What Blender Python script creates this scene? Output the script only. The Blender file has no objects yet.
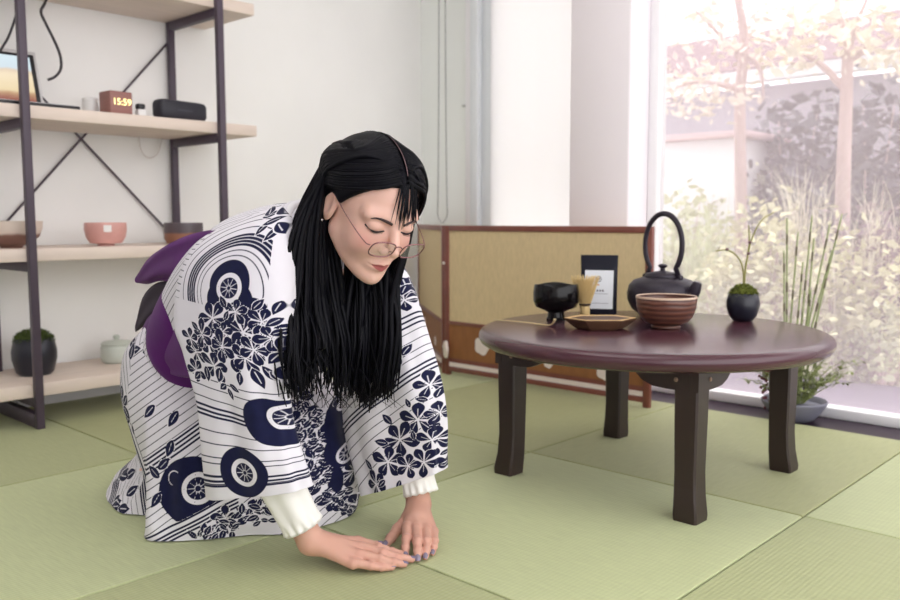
import bpy, math, random
import numpy as np
from mathutils import Vector
random.seed(7); RNG = np.random.default_rng(7)
SC = bpy.context.scene; COL = SC.collection
PI = math.pi

# ------------------------------------------------------------------ camera
S = 0.73                                    # side of one square tatami mat
FPX = 851.9; YAW = 2.325289; PITCH = 0.0950499; ROLL = -0.001855
CAM = np.array([1.38344, -1.78444, 0.62614])
def cam_axes():
    f = np.array([math.cos(YAW)*math.cos(PITCH), math.sin(YAW)*math.cos(PITCH), -math.sin(PITCH)])
    r = np.array([math.sin(YAW), -math.cos(YAW), 0.0]); u = np.cross(r, f)
    c, s = math.cos(ROLL), math.sin(ROLL)
    return c*r+s*u, -s*r+c*u, f
VR, VU, VF = cam_axes()
def ray(x, y): return VF + (x-450)/FPX*VR - (y-300)/FPX*VU
def gz(x, y, z=0.0):
    d = ray(x, y); return CAM + d*((z-CAM[2])/d[2])
def py_(x, y, Y):
    d = ray(x, y); return CAM + d*((Y-CAM[1])/d[1])
def px_(x, y, X):
    d = ray(x, y); return CAM + d*((X-CAM[0])/d[0])
def dep(x, y, t): return CAM + ray(x, y)*t

cd = bpy.data.cameras.new('camera'); co = bpy.data.objects.new('camera', cd); COL.objects.link(co)
from mathutils import Matrix
M = Matrix(((VR[0], VU[0], -VF[0], CAM[0]), (VR[1], VU[1], -VF[1], CAM[1]), (VR[2], VU[2], -VF[2], CAM[2]), (0, 0, 0, 1)))
co.matrix_world = M
cd.sensor_width = 36.0; cd.lens = FPX*36/900; cd.clip_start = 0.02; cd.clip_end = 200
cd.dof.use_dof = True; cd.dof.focus_distance = 1.52; cd.dof.aperture_fstop = 4.5
SC.camera = co

# ------------------------------------------------------------------ materials
def lin(c):
    return tuple((x/255/12.92 if x/255 <= .04045 else ((x/255+.055)/1.055)**2.4) for x in c) + (1.0,)
MATS = {}
def mat(name, rgb, rough=.6, metal=0., var=0., vscale=8., stretch=(1, 1, 1), bump=0., bscale=60., spec=.5, coat=0., sheen=0., sss=0., trans=0., emit=None, estr=0.):
    if name in MATS: return MATS[name]
    m = bpy.data.materials.new(name); m.use_nodes = True
    nt = m.node_tree; b = nt.nodes['Principled BSDF']
    b.inputs['Base Color'].default_value = lin(rgb); b.inputs['Roughness'].default_value = rough
    b.inputs['Metallic'].default_value = metal; b.inputs['Specular IOR Level'].default_value = spec
    b.inputs['Coat Weight'].default_value = coat; b.inputs['Sheen Weight'].default_value = sheen
    b.inputs['Transmission Weight'].default_value = trans
    if sss:
        b.inputs['Subsurface Weight'].default_value = sss; b.inputs['Subsurface Radius'].default_value = (.012, .005, .003)
        b.inputs['Subsurface Scale'].default_value = .5
    if emit:
        b.inputs['Emission Color'].default_value = lin(emit); b.inputs['Emission Strength'].default_value = estr
    tc = nt.nodes.new('ShaderNodeTexCoord'); mp = nt.nodes.new('ShaderNodeMapping')
    mp.inputs['Scale'].default_value = stretch
    nt.links.new(tc.outputs['Object'], mp.inputs['Vector'])
    if var:
        n = nt.nodes.new('ShaderNodeTexNoise'); n.inputs['Scale'].default_value = vscale; n.inputs['Detail'].default_value = 5
        nt.links.new(mp.outputs['Vector'], n.inputs['Vector'])
        r = nt.nodes.new('ShaderNodeValToRGB'); c = lin(rgb)
        r.color_ramp.elements[0].position = .3; r.color_ramp.elements[1].position = .7
        r.color_ramp.elements[0].color = tuple(max(0, x*(1-var)) for x in c[:3])+(1,)
        r.color_ramp.elements[1].color = tuple(min(1, x*(1+var)) for x in c[:3])+(1,)
        nt.links.new(n.outputs['Fac'], r.inputs['Fac']); nt.links.new(r.outputs['Color'], b.inputs['Base Color'])
    if bump:
        n2 = nt.nodes.new('ShaderNodeTexNoise'); n2.inputs['Scale'].default_value = bscale; n2.inputs['Detail'].default_value = 3
        nt.links.new(mp.outputs['Vector'], n2.inputs['Vector'])
        bp = nt.nodes.new('ShaderNodeBump'); bp.inputs['Strength'].default_value = bump; bp.inputs['Distance'].default_value = .004
        nt.links.new(n2.outputs['Fac'], bp.inputs['Height']); nt.links.new(bp.outputs['Normal'], b.inputs['Normal'])
    MATS[name] = m; return m

# ------------------------------------------------------------------ objects
def tag(o, label=None, cat=None, group=None, kind=None):
    if label: o['label'] = label
    if cat: o['category'] = cat
    if group: o['group'] = group
    if kind: o['kind'] = kind
    return o
def empty(name, loc, label=None, cat=None, group=None, rz=0.):
    o = bpy.data.objects.new(name, None); o.empty_display_size = .05; COL.objects.link(o)
    o.location = Vector(loc); o.rotation_euler = (0, 0, rz)
    return tag(o, label, cat, group)
def mobj(name, V, F, m, parent=None, smooth=True, loc=None, attrs=None, world=False):
    """link one mesh object; with world=True the vertices are world coordinates and are moved into the parent's frame"""
    V = np.asarray(V, float)
    if world:
        o0 = parent if parent is not None else None
        off = np.zeros(3)
        q = o0
        while q is not None:
            off = off + np.array(q.location); q = q.parent
        if o0 is None and loc is not None: off = np.array(loc)
        V = V - off
    me = bpy.data.meshes.new(name); me.from_pydata(V.tolist(), [], [list(map(int, f)) for f in F]); me.update()
    if smooth: me.polygons.foreach_set('use_smooth', [True]*len(me.polygons))
    if attrs:
        for k, a in attrs.items():
            at = me.attributes.new(k, 'FLOAT', 'POINT'); at.data.foreach_set('value', np.asarray(a, np.float32))
    if isinstance(m, (list, tuple)):
        for x in m: me.materials.append(x)
    else: me.materials.append(m)
    o = bpy.data.objects.new(name, me); COL.objects.link(o)
    if parent is not None: o.parent = parent
    elif loc is not None: o.location = Vector(loc)
    return o
def autosmooth(o, deg=35):
    me = o.data
    try: me.set_sharp_from_angle(angle=math.radians(deg))
    except Exception: pass
    return o
class MB:
    """collects simple shapes into ONE mesh"""
    def __init__(s): s.V = []; s.F = []
    def add(s, V, F):
        k = len(s.V); s.V += [tuple(map(float, v)) for v in V]; s.F += [tuple(int(i)+k for i in f) for f in F]; return s
    def box(s, x0, x1, y0, y1, z0, z1, bev=.0):
        if bev <= 0:
            V = [(x, y, z) for x in (x0, x1) for y in (y0, y1) for z in (z0, z1)]
            return s.add(V, [(0, 1, 3, 2), (4, 6, 7, 5), (0, 4, 5, 1), (2, 3, 7, 6), (0, 2, 6, 4), (1, 5, 7, 3)])
        # rounded box: three stacked bands of chamfered outlines
        b = min(bev, (x1-x0)*.49, (y1-y0)*.49, (z1-z0)*.49)
        rings = []
        for z, i in ((z0, b), (z0+b*.3, b*.3), (z0+b, 0), (z1-b, 0), (z1-b*.3, b*.3), (z1, b)):
            X0, X1, Y0, Y1 = x0+i, x1-i, y0+i, y1-i; c = max(b-i*.0, 1e-5)
            rings.append([(X0+c, Y0, z), (X1-c, Y0, z), (X1-c*.3, Y0+c*.3, z), (X1, Y0+c, z), (X1, Y1-c, z), (X1-c*.3, Y1-c*.3, z), (X1-c, Y1, z), (X0+c, Y1, z), (X0+c*.3, Y1-c*.3, z), (X0, Y1-c, z), (X0, Y0+c, z), (X0+c*.3, Y0+c*.3, z)])
        return s.rings(rings)
    def rings(s, rings, cap=True, closed=False):
        n = len(rings[0]); V = [p for r in rings for p in r]; F = []
        m = len(rings)
        for i in range(m if closed else m-1):
            j = (i+1) % m
            for k in range(n):
                F.append((i*n+k, i*n+(k+1) % n, j*n+(k+1) % n, j*n+k))
        if cap and not closed:
            F.append(tuple(range(n-1, -1, -1))); F.append(tuple((m-1)*n+k for k in range(n)))
        return s.add(V, F)
    def lathe(s, prof, n=48, c=(0, 0, 0), cap=True):
        """prof: (radius, z) from bottom to top"""
        R = [[(c[0]+max(r, 1e-4)*math.cos(2*PI*k/n), c[1]+max(r, 1e-4)*math.sin(2*PI*k/n), c[2]+z) for k in range(n)] for r, z in prof]
        return s.rings(R, cap)
    def tube(s, pts, r, n=8, closed=False, flat=1.0, up=None):
        P = np.array(pts, float); m = len(P)
        rr = np.full(m, r, float) if np.isscalar(r) else np.array(r, float)
        T = (np.roll(P, -1, 0)-np.roll(P, 1, 0)) if closed else np.gradient(P, axis=0)
        T /= np.linalg.norm(T, axis=1)[:, None]+1e-12
        a = np.array(up if up is not None else ((0, 0, 1) if abs(T[0][2]) < .9 else (1, 0, 0)), float)
        R = []
        N = a - T[0]*(a@T[0]); N /= np.linalg.norm(N)
        for i in range(m):
            N = N - T[i]*(N@T[i]); N /= np.linalg.norm(N)+1e-12
            B = np.cross(T[i], N)
            R.append([P[i]+rr[i]*(math.cos(2*PI*k/n)*N*flat+math.sin(2*PI*k/n)*B) for k in range(n)])
        return s.rings(R, True, closed)
    def bar(s, a, b, w, h, up=(0, 0, 1)):
        a = np.array(a, float); b = np.array(b, float); t = b-a; t /= np.linalg.norm(t)
        u = np.array(up, float); u = u-t*(u@t); u /= np.linalg.norm(u); v = np.cross(t, u)
        R = [[p+sx*v*w/2+sy*u*h/2 for sx, sy in ((-1, -1), (1, -1), (1, 1), (-1, 1))] for p in (a, b)]
        return s.rings(R)
    def prism(s, poly, axis, d0, d1):
        """poly: 2-D outline, extruded along axis (0,1,2)"""
        def mk(p, d):
            return (d, p[0], p[1]) if axis == 0 else ((p[0], d, p[1]) if axis == 1 else (p[0], p[1], d))
        return s.rings([[mk(p, d0) for p in poly], [mk(p, d1) for p in poly]])
    def ball(s, c, r, n=16, m=10):
        r = (r, r, r) if np.isscalar(r) else r
        R = []
        for i in range(m+1):
            t = -PI/2+PI*i/m; q = max(math.cos(t), 1e-3)
            R.append([(c[0]+r[0]*q*math.cos(2*PI*k/n), c[1]+r[1]*q*math.sin(2*PI*k/n), c[2]+r[2]*math.sin(t)) for k in range(n)])
        return s.rings(R)
    def build(s, name, m, parent=None, smooth=False, loc=None, world=False, deg=None):
        o = mobj(name, s.V, s.F, m, parent, smooth or deg is not None, loc, None, world)
        if deg: autosmooth(o, deg)
        return o
def spline(P, n):
    """Catmull-Rom through control points, n samples"""
    P = np.array(P, float); Q = np.concatenate([(2*P[0]-P[1])[None], P, (2*P[-1]-P[-2])[None]])
    t = np.linspace(0, len(P)-1-1e-9, n); i = t.astype(int); f = (t-i)
    f = f.reshape(-1, *([1]*(P.ndim-1)))
    a, b, c, d = Q[i], Q[i+1], Q[i+2], Q[i+3]
    return .5*((2*b)+(c-a)*f+(2*a-5*b+4*c-d)*f**2+(3*b-a-3*c+d)*f**3)
def closed_spline(P, n):
    P = np.array(P, float); k = len(P); t = np.linspace(0, k, n, endpoint=False); i = t.astype(int); f = (t-i)[:, None]
    a, b, c, d = P[(i-1) % k], P[i % k], P[(i+1) % k], P[(i+2) % k]
    return .5*((2*b)+(c-a)*f+(2*a-5*b+4*c-d)*f**2+(3*b-a-3*c+d)*f**3)
def text_mesh(name, s, size, m, parent, R, loc, ext=.0004, align='CENTER'):
    """letters as a mesh; R = 3x3 columns (right, up, normal) in the parent's frame"""
    cu = bpy.data.curves.new(name, 'FONT'); cu.body = s; cu.size = size; cu.align_x = align; cu.align_y = 'CENTER'; cu.extrude = ext; cu.resolution_u = 3
    tmp = bpy.data.objects.new('tmp', cu); COL.objects.link(tmp)
    bpy.context.view_layer.update()
    me = bpy.data.meshes.new_from_object(tmp.evaluated_get(bpy.context.evaluated_depsgraph_get()))
    V = np.array([v.co for v in me.vertices]); F = [tuple(p.vertices) for p in me.polygons]
    bpy.data.objects.remove(tmp); bpy.data.curves.remove(cu); bpy.data.meshes.remove(me)
    R = np.array(R, float)
    V2 = V[:, :1]*R[0]+V[:, 1:2]*R[1]+V[:, 2:3]*R[2]+np.array(loc)
    return V2, F
# ------------------------------------------------------------------ the setting
WX, WY = -1.59, 1.03                         # left wall plane, window plane
CZ = 2.35
white = mat('wall_plaster', (244, 243, 241), .9, var=.02, vscale=3, bump=.05, bscale=90)
white2 = mat('wall_plaster_grey', (246, 249, 246), .9, var=.02, vscale=3, bump=.05, bscale=90)
mauve = mat('column_paint', (246, 239, 244), .85, var=.015, vscale=2)
framew = mat('white_frame_paint', (244, 243, 246), .5)
bluegrey = mat('blue_grey_frame', (228, 232, 236), .5)
darkfloor = mat('dark_stained_boards', (44, 28, 44), .28, var=.25, vscale=6, stretch=(1, 8, 1), spec=.12)
def structure(o): o['kind'] = 'structure'; return o
m = MB(); m.box(-1.7, 2.6, -2.6, WY+.02, -.06, -.012)
structure(m.build('floor', darkfloor))
m = MB(); m.box(WX-.1, WX, -2.6, 1.28, -.06, CZ); structure(m.build('wall_left', white))
# window wall: plain stretch by the corner, pier between the windows
m = MB(); m.box(WX, -1.22, 1.18, 1.28, -.06, CZ); m.box(WX-.1, 2.6, 1.181, 1.28, 2.05, CZ); m.box(-1.3, -.41, WY+.005, 1.28, -.06, .35)
structure(m.build('wall_back', white2))
cxl = py_(570, 100, .87)[0]
m = MB(); m.box(cxl, -.243, .87, WY, -.06, CZ, .006); m.box(cxl+.001, -.405, WY-.01, 1.28, -.06, CZ); structure(m.build('wall_pier', mauve, deg=40))
m = MB(); m.box(WX-.1, 2.6, -2.6, 2.0, CZ, CZ+.08); structure(m.build('ceiling', white))  # extended past the window as an added eave that keeps the sun out
m = MB(); m.box(WX-.1, 2.6, -2.7, -2.6, -.06, CZ); structure(m.build('wall_light_block', white))  # unseen wall added behind the camera to cut the frontal light
m = MB(); m.box(WX, WX+.012, -2.6, 1.18, -.012, .06); structure(m.build('baseboard_left', framew))
# vertical trims beside the narrow window
m = MB(); m.box(-1.26, -1.205, 1.13, 1.19, .3, 2.1, .004); structure(m.build('trim_1', framew, deg=40))
m = MB(); m.box(-1.205, -1.16, 1.10, 1.19, .3, 2.1, .004); m.box(-1.16, -1.09, 1.13, 1.19, .3, 2.1, .004)
structure(m.build('trim_2', bluegrey, deg=40))
# narrow window with a white blind drawn over it
blind = bpy.data.materials.new('white_blind_cloth'); blind.use_nodes = True
nt = blind.node_tree; nt.nodes.clear()
out = nt.nodes.new('ShaderNodeOutputMaterial'); mx = nt.nodes.new('ShaderNodeMixShader'); mx.inputs[0].default_value = .55
d1 = nt.nodes.new('ShaderNodeBsdfDiffuse'); d1.inputs[0].default_value = lin((247, 246, 248))
d2 = nt.nodes.new('ShaderNodeBsdfTranslucent'); d2.inputs[0].default_value = lin((250, 248, 252))
nt.links.new(d1.outputs[0], mx.inputs[1]); nt.links.new(d2.outputs[0], mx.inputs[2]); nt.links.new(mx.outputs[0], out.inputs[0])
w2 = structure(empty('window_2', (-.9, 1.15, .35)))
m = MB(); 
xs = np.linspace(-1.10, -.55, 60)
V = [(x, 1.12+.0015*math.sin(x*50), z) for z in (.35, 2.05) for x in xs]; n_ = len(xs)
m.add(V, [(i, i+1, n_+i+1, n_+i) for i in range(n_-1)])
o = m.build('blind', blind, w2, smooth=True, world=True); tag(o, 'white translucent blind')
# the large window
w1 = structure(empty('window_1', (.9, WY, 0)))
m = MB(); m.box(-.243, 2.6, WY-.03, WY+.03, -.012, .022, .004)
m.box(-.243, -.205, WY-.03, WY+.03, -.012, 2.1, .004); m.box(-.243, 2.6, WY-.03, WY+.03, 2.03, 2.1, .004); m.box(1.45, 1.5, WY-.03, WY+.03, 0, 2.05, .004)
m.build('window_frame', framew, w1, world=True, deg=40)
glass = bpy.data.materials.new('washout_film_glass'); glass.use_nodes = True
nt = glass.node_tree; nt.nodes.clear()
out = nt.nodes.new('ShaderNodeOutputMaterial')
tr = nt.nodes.new('ShaderNodeBsdfTransparent'); tr.inputs[0].default_value = (.96, .97, .97, 1)
gl = nt.nodes.new('ShaderNodeBsdfGlossy'); gl.inputs[1].default_value = .02
tl = nt.nodes.new('ShaderNodeBsdfTranslucent'); tl.inputs[0].default_value = lin((246, 232, 240))  # pinkish white film puts the washed-out haze of the view into the pane
a = nt.nodes.new('ShaderNodeMixShader'); a.inputs[0].default_value = .03
b = nt.nodes.new('ShaderNodeMixShader')
no = nt.nodes.new('ShaderNodeTexNoise'); no.inputs['Scale'].default_value = 1.5
mr = nt.nodes.new('ShaderNodeMapRange'); mr.inputs[3].default_value = .16; mr.inputs[4].default_value = .25
nt.links.new(no.outputs['Fac'], mr.inputs[0]); nt.links.new(mr.outputs[0], b.inputs[0])
nt.links.new(tr.outputs[0], a.inputs[1]); nt.links.new(gl.outputs[0], a.inputs[2]); nt.links.new(a.outputs[0], b.inputs[1]); nt.links.new(tl.outputs[0], b.inputs[2]); nt.links.new(b.outputs[0], out.inputs[0])
m = MB(); m.box(-.21, 1.46, WY-.003, WY+.003, .02, 2.04); o = m.build('pane', glass, w1, world=True)
m = MB(); m.box(1.49, 2.6, WY-.003, WY+.003, .02, 2.04); o = m.build('pane', glass, w1, world=True)
# blind cord loop hanging by the corner, small hook
xc1 = py_(438, 100, 1.15)[0]; xc2 = py_(446, 100, 1.15)[0]; zb = py_(442, 223, 1.15)[2]
P = [(xc1+.012, 1.15, CZ), (xc1+.005, 1.15, 1.2), (xc1-.002, 1.15, zb+.12), (xc1-.004, 1.15, zb+.04), ((xc1+xc2)/2, 1.15, zb), (xc2+.006, 1.15, zb+.04), (xc2+.004, 1.15, zb+.12), (xc2-.002, 1.15, 1.2), (xc2-.006, 1.15, CZ)]
m = MB(); m.tube(spline(P, 60), .0022, 6); 
cordm = mat('grey_cord', (140, 142, 142), .6)
o = m.build('blind_cord', cordm, None, smooth=True, loc=((xc1+xc2)/2, 1.15, CZ), world=True); tag(o, 'thin grey blind cord loop hanging by the back wall corner', 'cord')
hp = py_(465, 106, 1.18)
m = MB(); m.ball((hp[0], 1.172, hp[2]), (.012, .009, .006)); o = m.build('wall_hook', mat('pale_grey_hook', (205, 206, 204), .6), None, smooth=True, loc=(hp[0], 1.172, hp[2]), world=True); tag(o, 'tiny grey hook on the back wall beside the cord', 'hook')

# ------------------------------------------------------------------ tatami
def tatami_mat(name, axis, rgb, rib=.07):
    m = bpy.data.materials.new(name); m.use_nodes = True; nt = m.node_tree; b = nt.nodes['Principled BSDF']
    b.inputs['Roughness'].default_value = .62; b.inputs['Specular IOR Level'].default_value = .35; b.inputs['Sheen Weight'].default_value = .15
    g = nt.nodes.new('ShaderNodeNewGeometry'); mp = nt.nodes.new('ShaderNodeMapping'); nt.links.new(g.outputs['Position'], mp.inputs['Vector'])
    wv = nt.nodes.new('ShaderNodeTexWave'); wv.wave_type = 'BANDS'; wv.bands_direction = axis; wv.inputs['Scale'].default_value = 36; wv.inputs['Distortion'].default_value = .15; wv.inputs['Detail'].default_value = 1
    nt.links.new(mp.outputs['Vector'], wv.inputs['Vector'])
    mp2 = nt.nodes.new('ShaderNodeMapping'); mp2.inputs['Scale'].default_value = (60, 6, 1) if axis == 'Y' else (6, 60, 1); nt.links.new(g.outputs['Position'], mp2.inputs['Vector'])
    no = nt.nodes.new('ShaderNodeTexNoise'); no.inputs['Scale'].default_value = 3.; no.inputs['Detail'].default_value = 4; nt.links.new(mp2.outputs['Vector'], no.inputs['Vector'])
    c = lin(rgb)
    r = nt.nodes.new('ShaderNodeValToRGB'); r.color_ramp.elements[0].position = .3; r.color_ramp.elements[1].position = .7
    r.color_ramp.elements[0].color = tuple(x*.93 for x in c[:3])+(1,); r.color_ramp.elements[1].color = tuple(min(1, x*1.05) for x in c[:3])+(1,)
    nt.links.new(no.outputs['Fac'], r.inputs['Fac'])
    mxc = nt.nodes.new('ShaderNodeMixRGB'); mxc.blend_type = 'MULTIPLY'; mxc.inputs[0].default_value = rib
    nt.links.new(r.outputs[0], mxc.inputs[1]); nt.links.new(wv.outputs['Color'], mxc.inputs[2]); nt.links.new(mxc.outputs[0], b.inputs['Base Color'])
    bp = nt.nodes.new('ShaderNodeBump'); bp.inputs['Strength'].default_value = .14; bp.inputs['Distance'].default_value = .003
    nt.links.new(wv.outputs['Fac'], bp.inputs['Height']); nt.links.new(bp.outputs[0], b.inputs['Normal'])
    return m
TA = tatami_mat('tatami_rush_even', 'X', (190, 198, 150), .05); TB = tatami_mat('tatami_rush_ribbed', 'X', (174, 180, 132)); TC = tatami_mat('tatami_rush_olive', 'Y', (172, 176, 126))  # differing sheen of the weave directions is put into these rush colours
labels = {
 (0, 0): 'smooth pale green tatami mat under the front leg of the round table',
 (0, -1): 'ribbed green tatami mat in the front left corner, below the planted hands',
 (1, 0): 'ribbed green tatami mat at the right front corner, beyond the table front leg',
 (0, 1): 'pale tatami mat under the rear and right legs of the round table',
 (1, 1): 'pale cream green tatami mat at the right edge, next to the dark boards',
 (-1, 1): 'green tatami mat along the foot of the folding screen',
 (-1, 0): 'green tatami mat behind the kneeling woman, right of her knees',
 (-1, -1): 'wide green tatami mat under the kneeling woman and left of her',
 (-2, 0): 'olive tatami mat beneath the shelving unit near the moss ball',
 (-2, 1): 'olive tatami mat in the back corner behind the folding screen',
 (-2, -1): 'olive green tatami mat at the left edge in front of the shelving unit',
}
tm = {(0, 0): TA, (0, -1): TB, (1, 0): TB, (0, 1): TC, (1, 1): TA, (-1, 1): TC, (-1, 0): TB, (-1, -1): TA, (-2, 0): TC, (-2, 1): TA, (-2, -1): TB}
for (i, j), lb in labels.items():
    if (i, j) not in tm: continue
    x0, x1 = i*S, (i+1)*S; y0, y1 = (j-1)*S, j*S
    if j == 1: y1 = .81
    if i == -2: x0 = WX+.013
    g = .0022
    m = MB(); m.box(x0+g, x1-g, y0+g, y1-g, -.012, 0, .0025)
    V = np.array(m.V)-np.array([(x0+x1)/2, (y0+y1)/2, -.012])
    o = mobj('tatami_mat', V, m.F, tm[(i, j)], None, False, ((x0+x1)/2, (y0+y1)/2, -.012))
    tag(o, lb, 'tatami mat', 'square tatami mats on the floor')
# ------------------------------------------------------------------ shelving unit
steel = mat('dark_plum_steel', (74, 62, 76), .45, var=.08)
board_m = mat('pale_wood_board', (222, 206, 194), .55, var=.05, vscale=7, stretch=(6, .7, 6))
FX, RX = -1.237, -1.565; Y0s, Y1s = -.797, -.147
su = empty('shelving_unit', ((FX+RX)/2, -.47, 0), 'steel framed shelving unit with pale wood boards against the left wall', 'shelf')
ph = .0115
for x in (FX, RX):
    for y in (Y0s, Y1s):
        m = MB(); m.box(x-ph, x+ph, y-ph, y+ph, 0, 1.75, .002); m.build('post', steel, su, world=True, deg=40)
boards = [(.095, .135), (.502, .54), (.922, .96), (1.345, 1.385)]
for z0, z1 in boards:
    m = MB(); m.box(RX-.015, FX-ph, -1.0, .004, z0, z1, .002); m.build('shelf_board', board_m, su, world=True, deg=40)
    for y in (Y0s, Y1s):
        m = MB(); m.box(RX+ph, FX-ph, y-.012, y+.012, z0-.03, z0-.0005, .002); m.build('crossbar', steel, su, world=True, deg=40)
for y in (Y0s, Y1s):
    m = MB(); m.box(RX+ph, FX-ph, y-.012, y+.012, .002, .045, .002); m.build('foot_rail', steel, su, world=True, deg=40)
for a, b in (((Y0s, .56), (Y1s, 1.28)), ((Y0s, 1.22), (Y1s, .55))):
    m = MB(); m.tube([(RX-.01, a[0], a[1]), (RX-.01, b[0], b[1])], .004, 8); m.build('brace_rod', steel, su, smooth=True, world=True)

def lathe_thing(name, prof, loc, m, label, cat, group=None, part='body', n=40):
    t = empty(name, loc, label, cat, group); q = MB(); q.lathe(prof, n); q.build(part, m, t, deg=50); return t
zb3, zb2, zb4 = .54, .96, .135
# laptop
alu = mat('silver_laptop_shell', (205, 203, 204), .4, .3); blackp = mat('black_plastic', (24, 22, 28), .35)
scr = bpy.data.materials.new('laptop_screen'); scr.use_nodes = True
nt = scr.node_tree; b = nt.nodes['Principled BSDF']; b.inputs['Base Color'].default_value = (0, 0, 0, 1); b.inputs['Roughness'].default_value = .2
tc = nt.nodes.new('ShaderNodeTexCoord'); sp = nt.nodes.new('ShaderNodeSeparateXYZ'); nt.links.new(tc.outputs['Generated'], sp.inputs[0])
nz = nt.nodes.new('ShaderNodeTexNoise'); nz.inputs['Scale'].default_value = 6; nt.links.new(tc.outputs['Generated'], nz.inputs['Vector'])
ad = nt.nodes.new('ShaderNodeMath'); ad.operation = 'MULTIPLY_ADD'; ad.inputs[1].default_value = .12; nt.links.new(nz.outputs['Fac'], ad.inputs[0]); nt.links.new(sp.outputs[2], ad.inputs[2])
rp = nt.nodes.new('ShaderNodeValToRGB'); rp.color_ramp.interpolation = 'LINEAR'
el = rp.color_ramp.elements; el[0].position = .1; el[0].color = lin((150, 90, 75)); el[1].position = .98; el[1].color = lin((215, 232, 240))
for p, c in ((.22, (190, 150, 115)), (.3, (232, 212, 170)), (.62, (240, 222, 190)), (.72, (225, 205, 180)), (.78, (210, 224, 232))):
    e = el.new(p); e.color = lin(c)
nt.links.new(ad.outputs[0], rp.inputs[0]); nt.links.new(rp.outputs[0], b.inputs['Emission Color']); b.inputs['Emission Strength'].default_value = .36
lt = empty('laptop', (-1.38, -.80, zb2), 'open silver laptop with a lit landscape screen on the shelf beside the clock', 'laptop')
m = MB(); m.box(-.11, .11, -.17, .18, .0, .012, .003); m.build('base', blackp, lt, deg=40)
m = MB(); m.box(-.105, .105, -.165, .175, .0121, .0135); m.build('keyboard_deck', alu, lt)
# lid leans back about 15 degrees, hinge on the wall side
def lid(x0, x1, y0, y1, h0, h1, name, mt, par):
    q = MB(); q.box(x0, x1, y0, y1, h0, h1, .001)
    V = np.array(q.V); c, s = math.cos(.30), math.sin(.30)
    V = np.stack([-.085 + V[:, 0]*c-V[:, 2]*s, V[:, 1], .012+V[:, 0]*s+V[:, 2]*c], 1)
    return mobj(name, V, q.F, mt, par, False)
L = lid(-.003, .003, -.17, .15, .004, .200, 'lid', alu, lt)
lid(.0031, .0042, -.162, .142, .012, .188, 'bezel', blackp, L); lid(.0043, .0050, -.150, .128, .026, .178, 'screen', scr, L)
# cables
cab = mat('black_cable', (40, 36, 42), .5)
def cable(px, X, r, label, mt=cab, name='cable'):
    P = [px_(x, y, X) for x, y in px]
    q = MB(); q.tube(spline(P, 50), r, 7); o = q.build(name, mt, None, smooth=True, loc=P[-1], world=True); return tag(o, label, 'cable')
cable([(52, -14), (45, 3), (41, 12), (46, 24), (54, 40), (60, 55), (61, 68), (56, 76), (48, 80)], -1.50, .0045, 'thick black cable hanging from the upper shelf down behind the laptop')
cable([(20, -12), (18, 8), (13, 25), (8, 38), (2, 48), (-4, 60)], -1.52, .004, 'black cable hanging at the far left behind the front post of the shelf')
cable([(137, 118), (139, 140), (142, 152), (149, 158), (157, 154), (161, 143), (162, 134)], -1.555, .0025, 'thin white cable sagging below the middle shelf', mat('white_cable', (214, 208, 204), .5))
# white boxes behind the clock
wp = mat('white_plastic', (232, 231, 230), .5)
p = gz(90, 111, zb2)
t = empty('white_jar', (-1.40, -.53, zb2), 'small white cylindrical canister on the shelf between laptop and clock', 'canister')
m = MB(); m.lathe([(.022, 0), (.024, .003), (.024, .045), (.022, .048)], 28); m.build('body', wp, t, deg=40); m = MB(); m.lathe([(.0245, .048), (.0245, .056), (.021, .06), (.0, .06)], 28); m.build('lid', wp, t, deg=40)
# clock
clw = mat('reddish_wood_block', (150, 104, 98), .5, var=.1, vscale=20, stretch=(1, 1, 8))
t = empty('digital_clock', (-1.305, -.49, zb2), 'reddish wooden block clock with glowing yellow digits on the middle shelf', 'clock', rz=.05)
m = MB(); m.box(-.035, .035, -.038, .038, 0, .072, .003); m.build('case', clw, t, deg=40)
dig = mat('glowing_digits', (255, 236, 160), .5, emit=(255, 232, 150), estr=.8)
V, F = text_mesh('digits', '15:59', .029, dig, t, ((0, 1, 0), (0, 0, 1), (1, 0, 0)), (.0356, .002, .038))
mobj('digits', V, F, dig, t, False)
# plug
t = empty('power_plug', (-1.31, -.405, zb2), 'white plug with a black tip standing between the clock and the black speaker', 'plug')
m = MB(); m.box(-.014, .014, -.014, .014, 0, .026, .004); m.build('body', wp, t, deg=40)
m = MB(); m.box(-.012, .012, -.013, .013, .0262, .044, .004); m.build('tip', blackp, t, deg=40)
# speaker
t = empty('bluetooth_speaker', (-1.31, -.262, zb2), 'long black box speaker lying on the middle shelf near its right post', 'speaker', rz=.12)
m = MB(); m.box(-.03, .03, -.094, .094, .002, .066, .014); m.build('body', mat('speaker_black', (36, 35, 46), .5, bump=.2, bscale=400), t, deg=40)
for y in (-.07, .07):
    m = MB(); m.box(-.02, .02, y-.012, y+.012, 0, .0021); m.build('rubber_foot', blackp, t)
m = MB(); m.tube(spline([(-.02, .094, .012), (-.02, .105, .01), (-.03, .118, .004), (-.06, .125, .003)], 16), .003, 6); m.build('plug_lead', blackp, t, smooth=True)
m = MB(); m.box(.0300, .0304, -.03, .03, .030, .036); m.build('badge', mat('dark_badge', (58, 57, 68), .4), t)
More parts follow.
